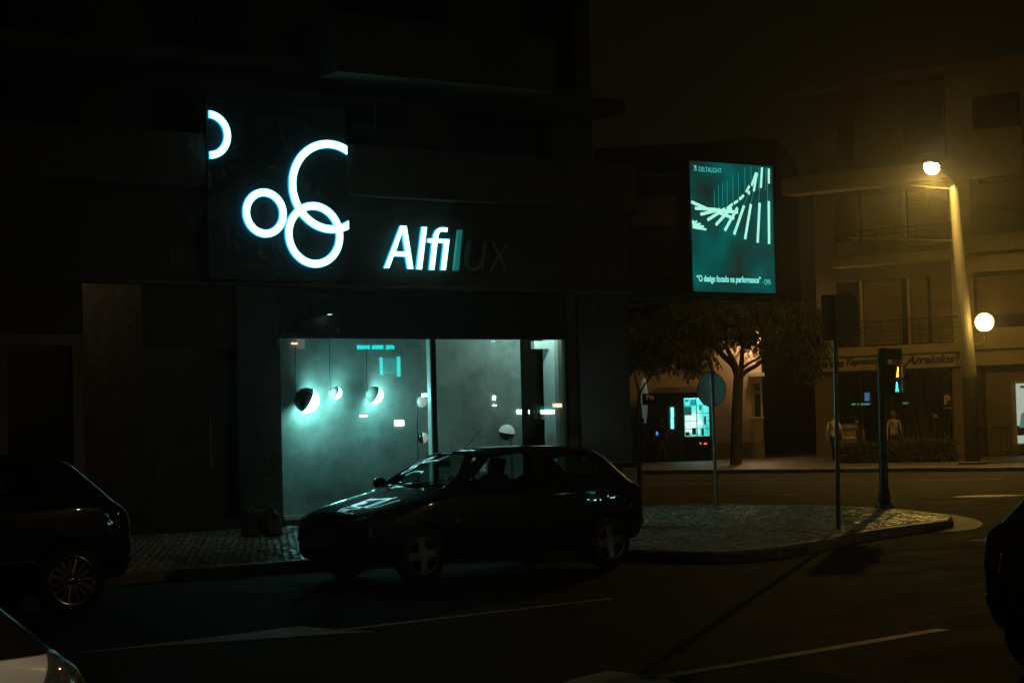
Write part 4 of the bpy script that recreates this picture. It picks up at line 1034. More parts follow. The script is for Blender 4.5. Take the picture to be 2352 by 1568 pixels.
# things in that shop window, and reflections painted on it as glowing bars
def sbox(name, parent, mt, a, b_, c, d, y=.2): return MB().box(S(*z8(a, c), y)[0], S(*z8(b_, c), y)[0], y - .012, y, S(*z8(a, d), y)[1], S(*z8(a, c), y)[1]).build(name, mt, parent)
scn = fthing(RB, 'window_screen', 'small glowing blue screen in the dark carpet shop window', 'screen'); sbox('panel', scn, emis('blue_screen', (.0, .11, .32), .8), 537, 571, 472, 528, .22)
stp = fthing(RB, 'mirrored_strip', 'glowing cyan bars painted as a reflection in the carpet shop glass', 'lamp')  # bars glow before the pane in place of reflections
for a, b_ in ((448, 475), (488, 497), (512, 575)): sbox('tube', stp, emis('cyan_reflection', (.0, .20, .19), .8), a, b_, 545, 557, .22)
stp2 = fthing(RB, 'mirrored_strip', 'short glowing bar painted as a cyan reflection right of the traffic signal', 'lamp'); sbox('tube', stp2, emis('cyan_reflection2', (.0, .13, .12), .8), 803, 842, 538, 549, .22)  # glowing bar stands in for a reflection
psn = fthing(RB, 'parking_sign', 'parking sign with pale letter P on dark panel', 'sign')
sbox('board', psn, mat('parking_dark', (.03, .02, .025), .5), 1085, 1146, 472, 560, -.15); sbox('caption', psn, mat('parking_caption', (.22, .17, .15), .6), 1090, 1146, 570, 584, -.15)
x0, x1 = S(*z8(1092, 520), -.17)[0], S(*z8(1134, 520), -.17)[0]
link('lettering', fit_text(text_mesh('P', .5, .004, bold=.02), x0, x1, S(*z8(1100, 552), -.17)[1], S(*z8(1100, 488), -.17)[1], -.168), mat('parking_white', (.70, .62, .45), .6), psn)
nts = fthing(RB, 'door_notice', 'small pale square notice in the dark shop window', 'notice'); sbox('sheet', nts, mat('notice_pale', (.42, .36, .24), .7), 1012, 1045, 620, 646, .15)
# right stack with its balconies and shutters
def sb(name, mt, y, x0, x1, yt, yb, d=.3, par=None):
    return ab(name, mt, S(*z7(x0, yt), y)[0], S(*z7(x1, yt), y)[0] if x1 else 13, y, y + d, S(*z7(1030, yb), y)[1], S(*z7(1030, yt), y)[1], par)
sb('balcony_front', M_cream, -1.3, 880, 1188, 448, 672, .12); sb('recess_shade_sheet', M_glassk, -.37, 940, None, 675, 945, .015)  # flat dark sheet puts the shade of a recess on the wall
sb('balcony_front', M_cream, -1.2, 935, None, 950, 1030, .12); sb('balcony_base', M_cream, -.9, 940, None, 1050, 1128, .5)
sh2 = sb('window', M_glassk, -.37, 955, None, 1145, 1400, .015)
MB().box(S(*z7(975, 1200), -.4)[0], 12, -.41, -.372, S(*z7(1030, 1340), -.4)[1], S(*z7(1030, 1150), -.4)[1]).build('shutter', M_shut, sh2)
sb('window', M_glassk, -.37, 950, 1180, 280, 440, .015)
sb('ledge', M_cream, -.6, 960, None, 1470, 1500, .22)
s0 = .95
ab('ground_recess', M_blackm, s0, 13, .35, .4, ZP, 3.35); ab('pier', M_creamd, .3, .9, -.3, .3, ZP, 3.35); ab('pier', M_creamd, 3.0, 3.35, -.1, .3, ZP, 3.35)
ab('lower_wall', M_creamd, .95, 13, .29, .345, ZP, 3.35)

# lit advertising panel at the frame edge, railing beside it
p_ = G(2338, 1046, ZP); AP = thing('advert_panel', 'backlit advertising panel with man in teal shirt at right edge', 'sign', (p_.x, p_.y, ZP), R(-20))
mA = p_.y / FPX; zA1 = AT(2338, 878, p_.y).z - ZP; zA0 = AT(2338, 1018, p_.y).z - ZP
MB().box(-.16, 1.2, -.08, .08, zA0 - .08, zA1 + .06).build('frame', mat('panel_frame', (.30, .27, .18), .4), AP, bevel=.05)
MB().box(.02, 1.1, -.092, -.082, zA0, zA1 - .04).build('poster', emis('advert_white', (.72, .95, .86), .42), AP)
MB().box(.02, 1.1, -.096, -.0925, zA0 + .28, zA0 + .62).build('poster_dark_band', mat('advert_dark', (.02, .02, .02), .5), AP)
MB().prism([(.10, zA0 + .55), (.16, zA0 + 1.0), (.30, zA0 + 1.15), (.62, zA0 + 1.15), (.78, zA0 + 1.0), (.85, zA0 + .55)], -.100, -.0965, 'y').build('printed_shirt', emis('advert_teal', (.03, .30, .30), .4), AP)
MB().lathe([(.001, -.002), (.12, -.002), (.12, .0), (.001, .0)], 20, 'y').build('printed_head', mat('advert_skin', (.18, .10, .07), .6), AP, loc=(.46, -.0985, zA0 + 1.29))
MB().box(.18, .5, -.0965, -.0925, zA1 - .2, zA1 - .12).build('printed_caption', mat('advert_grey', (.1, .12, .12), .6), AP)
MB().box(.1, .95, -.06, .06, 0, zA0 - .08).build('base', M_darkm, AP)
p_ = G(2250, 1048, ZP); q_ = G(2322, 1046, ZP); FN = thing('metal_railing', 'low dark metal railing between lamp post and advertising panel', 'railing', (p_.x, p_.y, ZP))
d_ = Vector((q_.x - p_.x, q_.y - p_.y, 0))
MB().tube([(0, 0, 1.0), (d_.x, d_.y, 1.0)], .025, 6).build('top_rail', M_darkm, FN); MB().tube([(0, 0, .15), (d_.x, d_.y, .15)], .02, 6).build('bottom_rail', M_darkm, FN)
for i in range(11): MB().tube([(d_.x * i / 10, d_.y * i / 10, 0), (d_.x * i / 10, d_.y * i / 10, 1.0)], .018, 6).build('bar', M_darkm, FN)

# ================================================================== PINK HOUSE WITH LIT WINDOW
HF = Frame(G(1740, 1052, ZP), -6)
def H(px_, py_, y=0): return HF.px(px_, py_, y)
def z6(x, y): return ((2450 + x * .66964) / 1.7415, (1150 + y * .66964) / 1.7415)
def zk(x, y): return ((2500 + x * .31888) / 1.7415, (1400 + y * .31888) / 1.7415)
HO = fthing(HF, 'pink_house', 'plain pinkish house front lit warmly behind the street tree', 'house')
M_pink = mat('pink_render', (.46, .31, .19), .85, var=.12, vscale=1.0, bump=.15, bscale=25)
def hb(name, mt, s0, s1, y0, y1, z0, z1, par=None): return MB().box(s0, s1, y0, y1, z0, z1).build(name, mt, par or HO)
hx1 = H(*z6(897, 700))[0]; hx0 = H(1440, 900)[0]
hb('wall', M_pink, hx0, hx1, 0, 9, 0, 5.3)
hb('plinth', M_creamd, hx0, hx1 + .02, -.04, 0, ZP, .75)
MB().prism([(hx0, 5.3), (hx1 + .4, 5.3), (hx1 + .4, 5.42), (hx0, 5.42)], -.5, 9.2, 'y').build('roof', M_creamd, HO)
ws, we = H(*z6(832, 680))[0], hx1 - .08; wz0, wz1 = H(*z6(850, 770))[1], H(*z6(850, 570))[1]
wo = hb('window', M_glassk, ws, we, -.02, -.002, wz0, wz1)
hb('lintel', mat('lintel_pale', (.5, .45, .36), .7), ws - .08, hx1 + .1, -.18, 0, wz1 + .25, wz1 + .40)
hb('sill', mat('lintel_pale'), ws - .05, hx1 + .05, -.14, -.021, wz0 - .08, wz0, wo); hb('frame', M_creamd, ws, ws + .1, -.05, -.021, wz0, wz1, wo); hb('frame', M_creamd, ws + .1, we, -.05, -.021, (wz0 + wz1) / 2 + .25, (wz0 + wz1) / 2 + .33, wo)
# wall lantern under the eaves that lights the house front
lz = H(1748, 757, -.9); LNT = thing('wall_lantern', 'small wall lantern glinting through the tree above the house window', 'lamp', HF.w(lz[0] - .25, -.45, lz[1] - .2), HF.a)
MB().lathe([(.001, .16), (.07, .14), (.08, .02), (.06, 0)], 14).build('hood', M_darkm, LNT); MB().ball((0, 0, -.02), .055, 14, 8).build('bulb', emis('lantern_bulb', (1., .78, .45), 14), LNT, True)
MB().tube([(0, 0, .14), (0, .2, .22), (0, .46, .10)], .018, 6).build('bracket', M_darkm, LNT)
lamp_light('lantern_light', (0, -.0, -.14), 150, .06, LNT, colr=(1., .70, .36))
# grey kiosk porch with brown awning in front of the house
KO = fthing(HF, 'kiosk', 'grey corner kiosk with bright cyan gridded window and brown awning', 'kiosk')
def kb(name, mt, s0, s1, y0, y1, z0, z1, par=None): return MB().box(s0, s1, y0, y1, z0, z1).build(name, mt, par or KO)
YK = -1.6
k0s, k1s = H(*zk(430, 700), YK)[0], H(*zk(1075, 700), YK)[0]
kz1 = H(*zk(700, 520), YK)[1]
M_kg = mat('kiosk_grey', (.20, .19, .15), .7, var=.12)
wl0, wl1 = H(*zk(735, 800), YK)[0], H(*zk(1058, 800), YK)[0]; wzb, wzt = H(*zk(900, 1082), YK)[1], H(*zk(900, 595), YK)[1]
kb('wall', M_kg, k0s, wl0, YK, -.01, ZP, kz1); kb('wall', M_kg, wl1, k1s, YK, -.01, ZP, kz1); kb('wall', M_kg, wl0, wl1, YK, YK + .2, wzt, kz1)
MB().prism([(YK - .7, kz1 - .05), (YK + .3, kz1 + .18), (-.02, kz1 + .18), (-.02, kz1 + .05), (YK - .7, kz1 - .14)], k0s - .1, k1s + .05, 'x').build('awning', mat('awning_brown', (.10, .045, .025), .8), KO)
kb('back_wall', mat('kiosk_inside', (.55, .60, .58), .7), wl0, wl1, -.4, -.3, ZP, kz1)
M_kin = emis('kiosk_light', (.16, 1.0, .95), 5.0)
kb('light_panel', M_kin, wl0 + .02, wl1 - .02, YK + .25, -.5, wzt + .02, wzt + .06)
kb('counter', M_blackm, wl0, wl1, YK, -.45, ZP, wzb)
wf = kb('window_frame', M_blackm, wl0, wl1, YK - .03, YK + .02, wzb - .05, wzb)
nc, nr = 4, 5
for i in range(nc + 1):
    q = wl0 + (wl1 - wl0) * i / nc; kb('glazing_bar', M_blackm, q - (.014 if i in (0, 2, 4) else .007), q + (.014 if i in (0, 2, 4) else .007), YK - .02, YK + .015, wzb, wzt, wf)
for i in range(nr + 1):
    q = wzb + (wzt - wzb) * i / nr; kb('glazing_bar', M_blackm, wl0, wl1, YK - .018, YK + .012, q - .008, q + .008, wf)
for i in range(nc):
    for j in range(nr):
        a, b_ = wl0 + (wl1 - wl0) * i / nc, wl0 + (wl1 - wl0) * (i + 1) / nc; c_, d_ = wzb + (wzt - wzb) * j / nr, wzb + (wzt - wzb) * (j + 1) / nr
        kb('pane', M_glassd, a, b_, YK - .002, YK + .002, c_, d_, wf)
# goods standing inside the kiosk
gm = [emis('goods_white_glow', (.75, 1., .9), 1.3), mat('goods_dark', (.10, .20, .20), .5), emis('goods_cyan_glow', (.05, .75, .70), .9), mat('goods_pink', (.5, .25, .2), .5), mat('goods_teal', (.03, .22, .22), .5)]  # white and cyan goods glow by themselves to look lit
rg = random.Random(4); W_, H_ = wl1 - wl0, wzt - wzb
kb('glow_backing', gm[2], wl0 + .02, wl1 - .02, -.46, -.41, wzb, wzt)  # glowing sheet behind the goods fills the window with cyan light
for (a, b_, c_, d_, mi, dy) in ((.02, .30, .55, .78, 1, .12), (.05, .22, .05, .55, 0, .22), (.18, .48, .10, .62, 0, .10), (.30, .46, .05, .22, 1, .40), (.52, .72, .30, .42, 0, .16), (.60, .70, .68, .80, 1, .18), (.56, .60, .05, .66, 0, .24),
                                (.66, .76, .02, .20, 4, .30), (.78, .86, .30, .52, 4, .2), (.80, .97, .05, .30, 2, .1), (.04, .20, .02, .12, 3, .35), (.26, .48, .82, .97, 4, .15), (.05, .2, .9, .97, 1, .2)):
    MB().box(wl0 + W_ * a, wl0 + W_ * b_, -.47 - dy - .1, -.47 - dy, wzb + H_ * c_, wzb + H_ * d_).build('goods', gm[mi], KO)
for q in (.50, .66, .72): MB().ball((wl0 + W_ * q + .12, YK - .03, wzb - .26 - .02 * (q > .6)), .028, 8, 6).build('indicator_lamp', emis('red_led', (1., .10, .05), 2.5), KO)
MB().box(wl0 + .35, wl1 - .1, YK - .25, YK - .06, wzb - .06, wzb - .02).build('ledge', M_blackm, KO)
# tall narrow lit slot on the kiosk's side wall and the pale banner by the street
lsl = fthing(HF, 'light_slot', 'narrow bright cyan vertical light slot on the kiosk wall', 'lamp')
for a, b_, c_, d_, e_ in ((572, 610, 718, 845, 0), (572, 610, 852, 985, 0), (552, 562, 710, 960, 1)):
    y_ = YK - .03; MB().box(H(*zk(a, c_), y_)[0], H(*zk(b_, c_), y_)[0], y_, y_ + .02, H(*zk(a, d_), y_)[1], H(*zk(a, c_), y_)[1]).build('tube', emis('slot_cyan', (.25, 1., .95), 1.5) if not e_ else emis('slot_dim', (.0, .12, .11), .7), lsl)
p_ = G(1484, 1060, ZP); bn = thing('lit_banner', 'pale translucent banner column behind small dark TV board', 'banner', (p_.x, p_.y, ZP), HF.a)
def bz(px_, py_): return AT(px_, py_, p_.y) - Vector((p_.x, p_.y, ZP))
MB().lathe([(.03, bz(1484, 972).z), (.10, bz(1484, 950).z), (.125, bz(1484, 920).z), (.125, bz(1484, 892).z), (.08, bz(1484, 874).z), (.03, bz(1484, 868).z)], 16).build('banner', emis('banner_pale', (.35, .55, .50), .11), bn, True)
MB().tube([(0, 0, 0), (0, 0, bz(1484, 970).z)], .03, 8).build('pole', M_darkm, bn)
b0_ = bz(1476, 930); b1_ = bz(1508, 903)
MB().box(b0_.x, b1_.x, -.2, -.14, b0_.z, b1_.z).build('board', M_blackm, bn)
link('lettering', fit_text(text_mesh('TVs', .3, .003, bold=.006), b0_.x + .13, b1_.x - .1, (b0_.z + b1_.z) / 2 - .02, b1_.z - .06, -.205), emis('tv_amber', (.5, .27, .06), .16), bn)
# taller block far behind, one balcony catching the lamp light
BF = Frame(AT(1440, 960, 95), -14)
def Bx(px_, py_, y=0): return BF.px(px_, py_, y)
BB = fthing(BF, 'rear_block', 'dark apartment block beyond the house with one brown balcony front', 'building')
MB().box(Bx(1380, 900)[0], Bx(1800, 900)[0], 0, 10, 0, Bx(1560, 330)[1]).build('wall', mat('rear_wall', (.05, .04, .03), .9), BB)
MB().box(Bx(1801, 900)[0], Bx(1900, 900)[0], 0, 10, 0, 5.5).build('yard_wall', mat('rear_wall'), BB)
MB().box(Bx(1462, 480, -1.2)[0], Bx(1556, 480, -1.2)[0], -1.2, -1.05, Bx(1500, 492, -1.2)[1], Bx(1500, 455, -1.2)[1]).build('balcony_front', mat('balcony_ochre', (.62, .34, .15), .8), BB)
MB().box(Bx(1450, 480, -1.3)[0], Bx(1556, 480, -1.3)[0], -1.3, 0, Bx(1500, 515, -1.3)[1], Bx(1500, 493, -1.3)[1]).build('balcony_slab', mat('balcony_ochre'), BB)
for k in range(3):
    for j in range(3):
        a = Bx(1480 + k * 90, 600 + j * 0)[0]; MB().box(a, a + 1.4, -.03, .0, 3.5 + j * 3.2, 5.4 + j * 3.2).build('window', M_glassk, BB)

# ================================================================== TREES, HEDGE
M_bark = mat('bark', (.04, .03, .022), .9, var=.3, vscale=12, bump=.6, bscale=30)
M_leaf = mat('leaf', (.045, .048, .012), .6, var=.25, vscale=1.5, island=.45)
def tree(base, px0, label, limbs, crown, nspray, seed, r0):
    """base on the ground; limbs: pixel polylines; crown: list of (px, py, rx, rz, ry)"""
    t = thing('street_tree', label, 'tree', base); rnd = random.Random(seed); Y = base.y
    def W(px_, py_, dy=0): return AT(px_, py_, Y + dy) - base
    tr = MB()
    for pts, ra, rb, dy in limbs:
        P_ = [W(x, y, dy * i / max(1, len(pts) - 1)) for i, (x, y) in enumerate(pts)]
        if pts[0][1] > 1000: P_[0] = Vector((P_[0].x * .0 + 0, 0, -.1))
        P_ = smooth_line(P_, 2); tr.tube(P_, [ra + (rb - ra) * i / (len(P_) - 1) for i in range(len(P_))], 10)
    tr.build('trunk', M_bark, t, True)
    mb = MB()
    for k in range(nspray):
        c = rnd.choices(crown, [q[2] * q[3] for q in crown])[0]
        while True:
            u = Vector((rnd.uniform(-1, 1), rnd.uniform(-1, 1), rnd.uniform(-1, 1)))
            if u.length < 1 and u.length > .25: break
        if math.sin(u.x * 7 + seed) * math.cos(u.z * 6 + u.y * 5) > .55: continue      # gaps
        o = W(c[0], c[1]) + Vector((u.x * c[2], u.y * c[4], u.z * c[3]))
        a = rnd.uniform(0, 6.28); d = Vector((math.cos(a), math.sin(a), -.2)).normalized(); ln = rnd.uniform(.3, .6); p = o.copy()
        n = 8
        for i in range(n):
            p = p + d * (ln / n); d = (d + Vector((0, 0, -.22))).normalized()
            sd = d.cross(Vector((0, 0, 1))); sd = sd.normalized() if sd.length > .01 else Vector((1, 0, 0))
            for sg in (1, -1):
                q = (sd * sg * .8 + d * .5 + Vector((0, 0, -.25))).normalized(); l = rnd.uniform(.07, .11); w_ = q.cross(Vector((rnd.uniform(-.5, .5), rnd.uniform(-.5, .5), 1))).normalized() * .026
                mb.add([p, p + q * l * .5 + w_, p + q * l, p + q * l * .5 - w_], [(0, 1, 2, 3)])
    cr = mb.build('crown', M_leaf, t)
    return t
TB = G(1690, 1066, ZP); TB = Vector((TB.x, TB.y, ZP))
tree(TB, 0, 'dark street tree with drooping feathery leaves in front of the pink house',
     [([(1690, 1066), (1692, 960), (1696, 868)], .21, .165, 0), ([(1696, 875), (1688, 840), (1655, 812), (1630, 775), (1600, 740)], .14, .05, 1), ([(1694, 870), (1690, 835), (1668, 800), (1668, 770), (1650, 730)], .11, .04, -1), ([(1698, 872), (1703, 840), (1705, 800), (1712, 760), (1720, 710)], .11, .04, .6),
      ([(1699, 868), (1715, 850), (1742, 838), (1775, 800), (1800, 760)], .10, .035, -.6), ([(1705, 846), (1722, 832), (1745, 822), (1790, 780)], .06, .02, .8)],
     [(1560, 775, 1.35, .85, 1.6), (1650, 745, 1.5, .75, 1.7), (1500, 800, .9, .8, 1.2), (1760, 755, 1.3, .95, 1.5), (1850, 765, .85, 1.2, 1.2), (1640, 715, 2.2, .5, 1.6), (1820, 720, 1.0, .5, 1.2), (1600, 830, .7, .45, .9), (1845, 840, .5, .5, .8)], 5200, 11, .2)
p_ = G(1462, 1064, ZP); TB2 = Vector((p_.x, p_.y, ZP))
tree(TB2, 0, 'slim dark young tree just right of the shop building corner', [([(1466, 1066), (1462, 960), (1468, 905)], .07, .05, 0), ([(1468, 908), (1478, 885), (1494, 866), (1505, 840)], .04, .02, 0), ([(1468, 906), (1460, 870), (1452, 830)], .04, .02, .4)],
     [(1470, 800, .7, .8, .8), (1500, 770, .7, .6, .8), (1455, 745, .6, .6, .7)], 600, 23, .1)
def hedge(px0, px1, pyb, pyt, label, seed):
    a, b_ = G(px0, pyb, ZP), G(px1, pyb - 2, ZP); rnd = random.Random(seed)
    t = thing('hedge', label, 'hedge', (a.x, a.y, ZP), math.atan2(b_.y - a.y, b_.x - a.x)); L = math.hypot(b_.x - a.x, b_.y - a.y); h = AT(px0, pyt, a.y).z - ZP; D = .8
    MB().box(.08, L - .08, .08, D - .08, 0, h - .08).build('twigs', M_bark, t)
    mb = MB()
    for k in range(int(L * 1500)):
        f = rnd.random(); x, y, z = rnd.uniform(0, L), rnd.uniform(0, D), rnd.uniform(0, h)
        if f < .42: y = rnd.gauss(.02, .04)
        elif f < .85: z = h + rnd.gauss(-.02, .05) + (.12 if rnd.random() < .02 else 0)
        else: x = rnd.choice((0, L)) + rnd.gauss(0, .04)
        z = max(0.03, z)
        n = Vector((rnd.gauss(0, 1), rnd.gauss(0, 1), rnd.gauss(0, 1) + .6)).normalized(); u = n.orthogonal().normalized() * .035; v = n.cross(u) * .7; p = Vector((x, y, z))
        mb.add([p - u, p - v, p + u, p + v], [(0, 1, 2, 3)])
    mb.build('foliage', M_leaf, t)
hedge(1925, 2062, 1064, 1020, 'lower clipped hedge on the left, in front of the carpet shop', 1)
hedge(2066, 2188, 1062, 1013, 'taller clipped hedge on the right, beside the lamp post', 2)
# tall grassy plants behind the hedge
p_ = G(2140, 1056, ZP); gp_ = thing('strappy_plant', 'tall strappy plant rising behind the right hedge', 'plant', (p_.x, p_.y + 1.0, ZP)); mb = MB(); rnd = random.Random(9)
for k in range(70):
    x0, a = rnd.uniform(-1.2, .9), rnd.uniform(0, 6.28); h = rnd.uniform(.9, 2.1); d = Vector((math.cos(a), math.sin(a), 0)) * rnd.uniform(.1, .45); b_ = Vector((x0, rnd.uniform(-.2, .2), 0)); s_ = Vector((.025, .01, 0))
    pts = [b_, b_ + d * .25 + Vector((0, 0, h * .6)), b_ + d + Vector((0, 0, h))]
    mb.add([pts[0] - s_, pts[0] + s_, pts[1] + s_ * .8, pts[2], pts[1] - s_ * .8], [(0, 1, 2, 4), (4, 2, 3)])
mb.build('leaves', M_leaf, gp_)

# ================================================================== PEOPLE, BIN
def hand(verts, edges, rad, wrist, d, parent_i):
    """palm and five fingers hanging along d"""
    d = Vector(d).normalized(); s_ = d.cross(Vector((0, 1, 0))); s_ = s_.normalized() if s_.length > .1 else Vector((1, 0, 0))
    palm = Vector(wrist) + d * .07; i = len(verts); verts.append(palm); rad.append((.032, .018)); edges.append((parent_i, i))
    for k, (o_, l) in enumerate(((-.026, .065), (-.009, .075), (.009, .072), (.026, .058))):
        a = len(verts); verts.append(palm + s_ * o_ + d * .03); rad.append((.0085, .0085)); edges.append((i, a))
        b_ = len(verts); verts.append(palm + s_ * o_ + d * (.03 + l * .6) + Vector((0, .012, 0))); rad.append((.008, .008)); edges.append((a, b_))
        c_ = len(verts); verts.append(palm + s_ * o_ + d * (.03 + l) + Vector((0, .03, 0))); rad.append((.007, .007)); edges.append((b_, c_))
    a = len(verts); verts.append(palm - d * .02 + s_ * -.04 + Vector((0, .015, 0))); rad.append((.010, .010)); edges.append((i, a))
    b_ = len(verts); verts.append(palm + d * .025 + s_ * -.055 + Vector((0, .03, 0))); rad.append((.008, .008)); edges.append((a, b_))
def person(px_, py_, hgt, face_deg, label, top, legs, skin, hair, pose='stand', bag=None, shorts=False, long_hair=False, dress=False):
    """faces local -y"""
    g = G(px_, py_, ZP); t = thing('person', label, 'person', (g.x, g.y, ZP), R(face_deg)); k = hgt / 1.75
    st = {'stand': (.02, -.02, 0.), 'walk': (.26, -.24, .22), 'stroll': (.14, -.13, .12)}[pose]
    V = []; E = []; Rr = []
    def v(p, r, par=None):
        V.append(Vector(p)); Rr.append(r if isinstance(r, tuple) else (r, r)); i = len(V) - 1
        if par is not None: E.append((par, i))
        return i
    pel = v((0, 0, .95), (.155, .105)); wa = v((0, .005, 1.10), (.140, .10), pel); ch = v((0, .0, 1.30), (.175, .115), wa); nk0 = v((0, 0, 1.45), (.085, .08), ch); nk = v((0, -.01, 1.51), (.055, .055), nk0)
    hd_ = v((0, -.025, 1.60), (.078, .092), nk); hd2 = v((0, -.02, 1.685), (.075, .088), hd_); v((0, -.11, 1.615), .018, hd_)
    for sg in (1, -1): v((sg * .078, -.01, 1.62), .016, hd_)
    for sg, sw in ((1, st[0]), (-1, st[1])):
        hp = v((sg * .09, 0, .90), (.10, .10), pel); kn = v((sg * .095, -sw * .55 - .02, .50), (.066, .07), hp); an = v((sg * .095, -sw + (.10 if sw < -.1 else 0), .10 + (.06 if sw < -.1 else 0)), (.045, .045), kn)
        v((sg * .10, -sw - .12 + (.10 if sw < -.1 else 0), .045 + (.02 if sw < -.1 else 0)), (.042, .035), an)
        sh_ = v((sg * .19, 0, 1.405), (.068, .065), ch); asw = -sg * st[2] * (1 if True else 0)
        el = v((sg * .245, .02 - asw * .4, 1.14), (.046, .046), sh_); wr_ = v((sg * .26, -.05 - asw, .90), (.030, .030), el)
        hand(V, E, Rr, V[wr_], (0, -.1 - asw * .2, -1), wr_)
    me = bpy.data.meshes.new('body'); me.from_pydata([tuple(q * k) for q in V], E, []); o = bpy.data.objects.new('body', me); col.objects.link(o)
    sk = o.modifiers.new('skin', 'SKIN'); sk.use_smooth_shade = True; ss = o.modifiers.new('sub', 'SUBSURF'); ss.levels = 1; ss.render_levels = 1
    for i, d in enumerate(me.skin_vertices[0].data): d.radius = (Rr[i][0] * k, Rr[i][1] * k); d.use_root = (i == 0)
    body = evalmesh(o); kill(o); body.materials.clear()
    for mt in (top, legs, skin, mat('shoe', (.05, .045, .04), .6)): body.materials.append(mt)
    for p in body.polygons:
        c = p.center / k; p.use_smooth = True
        arm = abs(c.x) > .205 and c.z < 1.2
        p.material_index = 2 if c.z > 1.475 or arm else 3 if c.z < .085 else (2 if shorts and c.z < .52 else 1) if c.z < .93 else 0
    bo = link('body', body, None, t)
    hm = MB().ball((0, 0, 0), (.092 * k, .105 * k, .10 * k), 16, 10); hm.v = [(x, y + .015 * k, z + 1.675 * k) for x, y, z in hm.v if True]
    hm.v = [(x, max(y, -.055 * k) if z < 1.70 * k else y, z if not long_hair or z > 1.66 * k else z - .10 * k) for x, y, z in hm.v]
    hm.build('hair', hair, bo, True)
    # hem of the shirt
    if bag:
        MB().tube([(.13 * k, -.10 * k, 1.43 * k), (.02, -.135 * k, 1.22 * k), (-.17 * k, -.08 * k, .98 * k)], .012, 6).tube([(.13 * k, .09 * k, 1.43 * k), (.0, .125 * k, 1.22 * k), (-.17 * k, .08 * k, .98 * k)], .012, 6)
        bb = MB().box(-.24 * k, -.15 * k, -.13 * k, .13 * k, .78 * k, 1.0 * k).build('shoulder_bag', bag, bo, bevel=.02)
        MB().tube([(-.17 * k, .08 * k, .98 * k), (.0, .128 * k, 1.22 * k), (.12 * k, .09 * k, 1.43 * k), (.13 * k, 0, 1.475 * k), (.12 * k, -.09 * k, 1.42 * k), (.0, -.132 * k, 1.22 * k), (-.17 * k, -.08 * k, .98 * k)], .012, 6).build('strap', bag, bb)
    return t
M_skin = mat('skin', (.42, .24, .15), .55); M_hairk = mat('hair_dark', (.02, .014, .01), .6); M_hairb = mat('hair_brown', (.10, .06, .03), .6)
M_cw = mat('shirt_white', (.62, .55, .48), .8); M_cp = mat('shirt_mauve', (.34, .25, .25), .8); M_ck = mat('cloth_black', (.02, .018, .018), .85); M_cb = mat('cloth_khaki', (.28, .20, .12), .85); M_cd = mat('cloth_dark', (.05, .04, .035), .85)
person(1918, 1060, 1.66, 150, 'person in pale shirt with dark shoulder bag behind the thin post', M_cw, M_ck, M_skin, M_hairb, 'stroll', M_ck)
person(2056, 1057, 1.66, 175, 'person seen from behind in mauve shirt with cross strap', M_cp, M_ck, M_skin, M_hairb, 'stroll', M_ck, long_hair=True)
person(1971, 1056, 1.52, 170, 'person in dark sleeveless top between bin and traffic signal', M_ck, M_ck, M_skin, M_hairk, 'stand')
pw_ = person(1521, 1063, 1.60, -75, 'person in dark shirt and khaki trousers walking past the kiosk', M_cd, M_cb, M_skin, M_hairk, 'walk')
person(1476, 1062, 1.64, -75, 'dim person walking at the edge of the shop building', M_cd, M_cd, M_skin, M_hairk, 'walk')
q_ = AT(1509, 995, G(1521, 1063, ZP).y - .35); ph_ = thing('phone', 'tiny glowing blue phone in the walking person hand', 'phone', q_)
MB().box(-.035, .035, -.006, .006, -.07, .07).build('case', M_blackm, ph_); MB().box(-.031, .031, -.009, -.0065, -.062, .062).build('screen', emis('phone_blue', (.05, .35, 1.), 1.2), ph_)
p_ = G(1950, 1056, ZP); bn = thing('litter_bin', 'large pale purple grey litter bin with glossy lid', 'bin', (p_.x, p_.y, ZP)); hB = AT(1950, 974, p_.y).z - ZP
MB().lathe([(.40, 0), (.44, .05), (.49, hB - .28), (.49, hB - .22)], 28).build('drum', mat('bin_grey', (.27, .23, .26), .3, var=.1), bn, True)
MB().lathe([(.50, hB - .22), (.54, hB - .2), (.54, hB - .06), (.48, hB), (.001, hB + .02)], 28).build('lid', mat('bin_lid', (.20, .16, .18), .3), bn, True)
MB().lathe([(.475, hB - .55), (.495, hB - .55), (.495, hB - .42), (.48, hB - .42)], 28).build('band', mat('bin_band', (.4, .36, .4), .25), bn, True)
# cables slung between lamp pole and block
def cable(name, label, pts, r=.018):
    P_ = smooth_line([Vector(p) for p in pts], 2); o = P_[0].copy(); o_ = MB().tube([q - o for q in P_], r, 5).build(name, mat('cable', (.30, .26, .18), .5), loc=o); return tag(o_, label, 'cable')
Yl = p.y
def LA(px_, py_, Y): return AT(px_, py_, Y)
pl_ = SLAMP.location
cable('overhead_cable', 'twisted overhead cable sagging from the lamp pole across the balcony', [LA(2214, 552, pl_.y), LA(2160, 552, pl_.y + 3), LA(2080, 550, pl_.y + 6), LA(1950, 547, RB.o.y + 2.2)])
cable('overhead_cable', 'loose loop of cable hanging below the twisted overhead cable', [LA(2165, 551, pl_.y + 3), LA(2130, 562, pl_.y + 4.2), LA(2090, 560, pl_.y + 5.4), LA(2072, 552, pl_.y + 6.1)], .012)
cable('overhead_cable', 'short bright overhead cable just below the burning lamp head', [LA(2205, 436, pl_.y), LA(2130, 429, pl_.y + .2), LA(2062, 423, pl_.y + .4), LA(1860, 404, RB.o.y + 2.6)], .016)

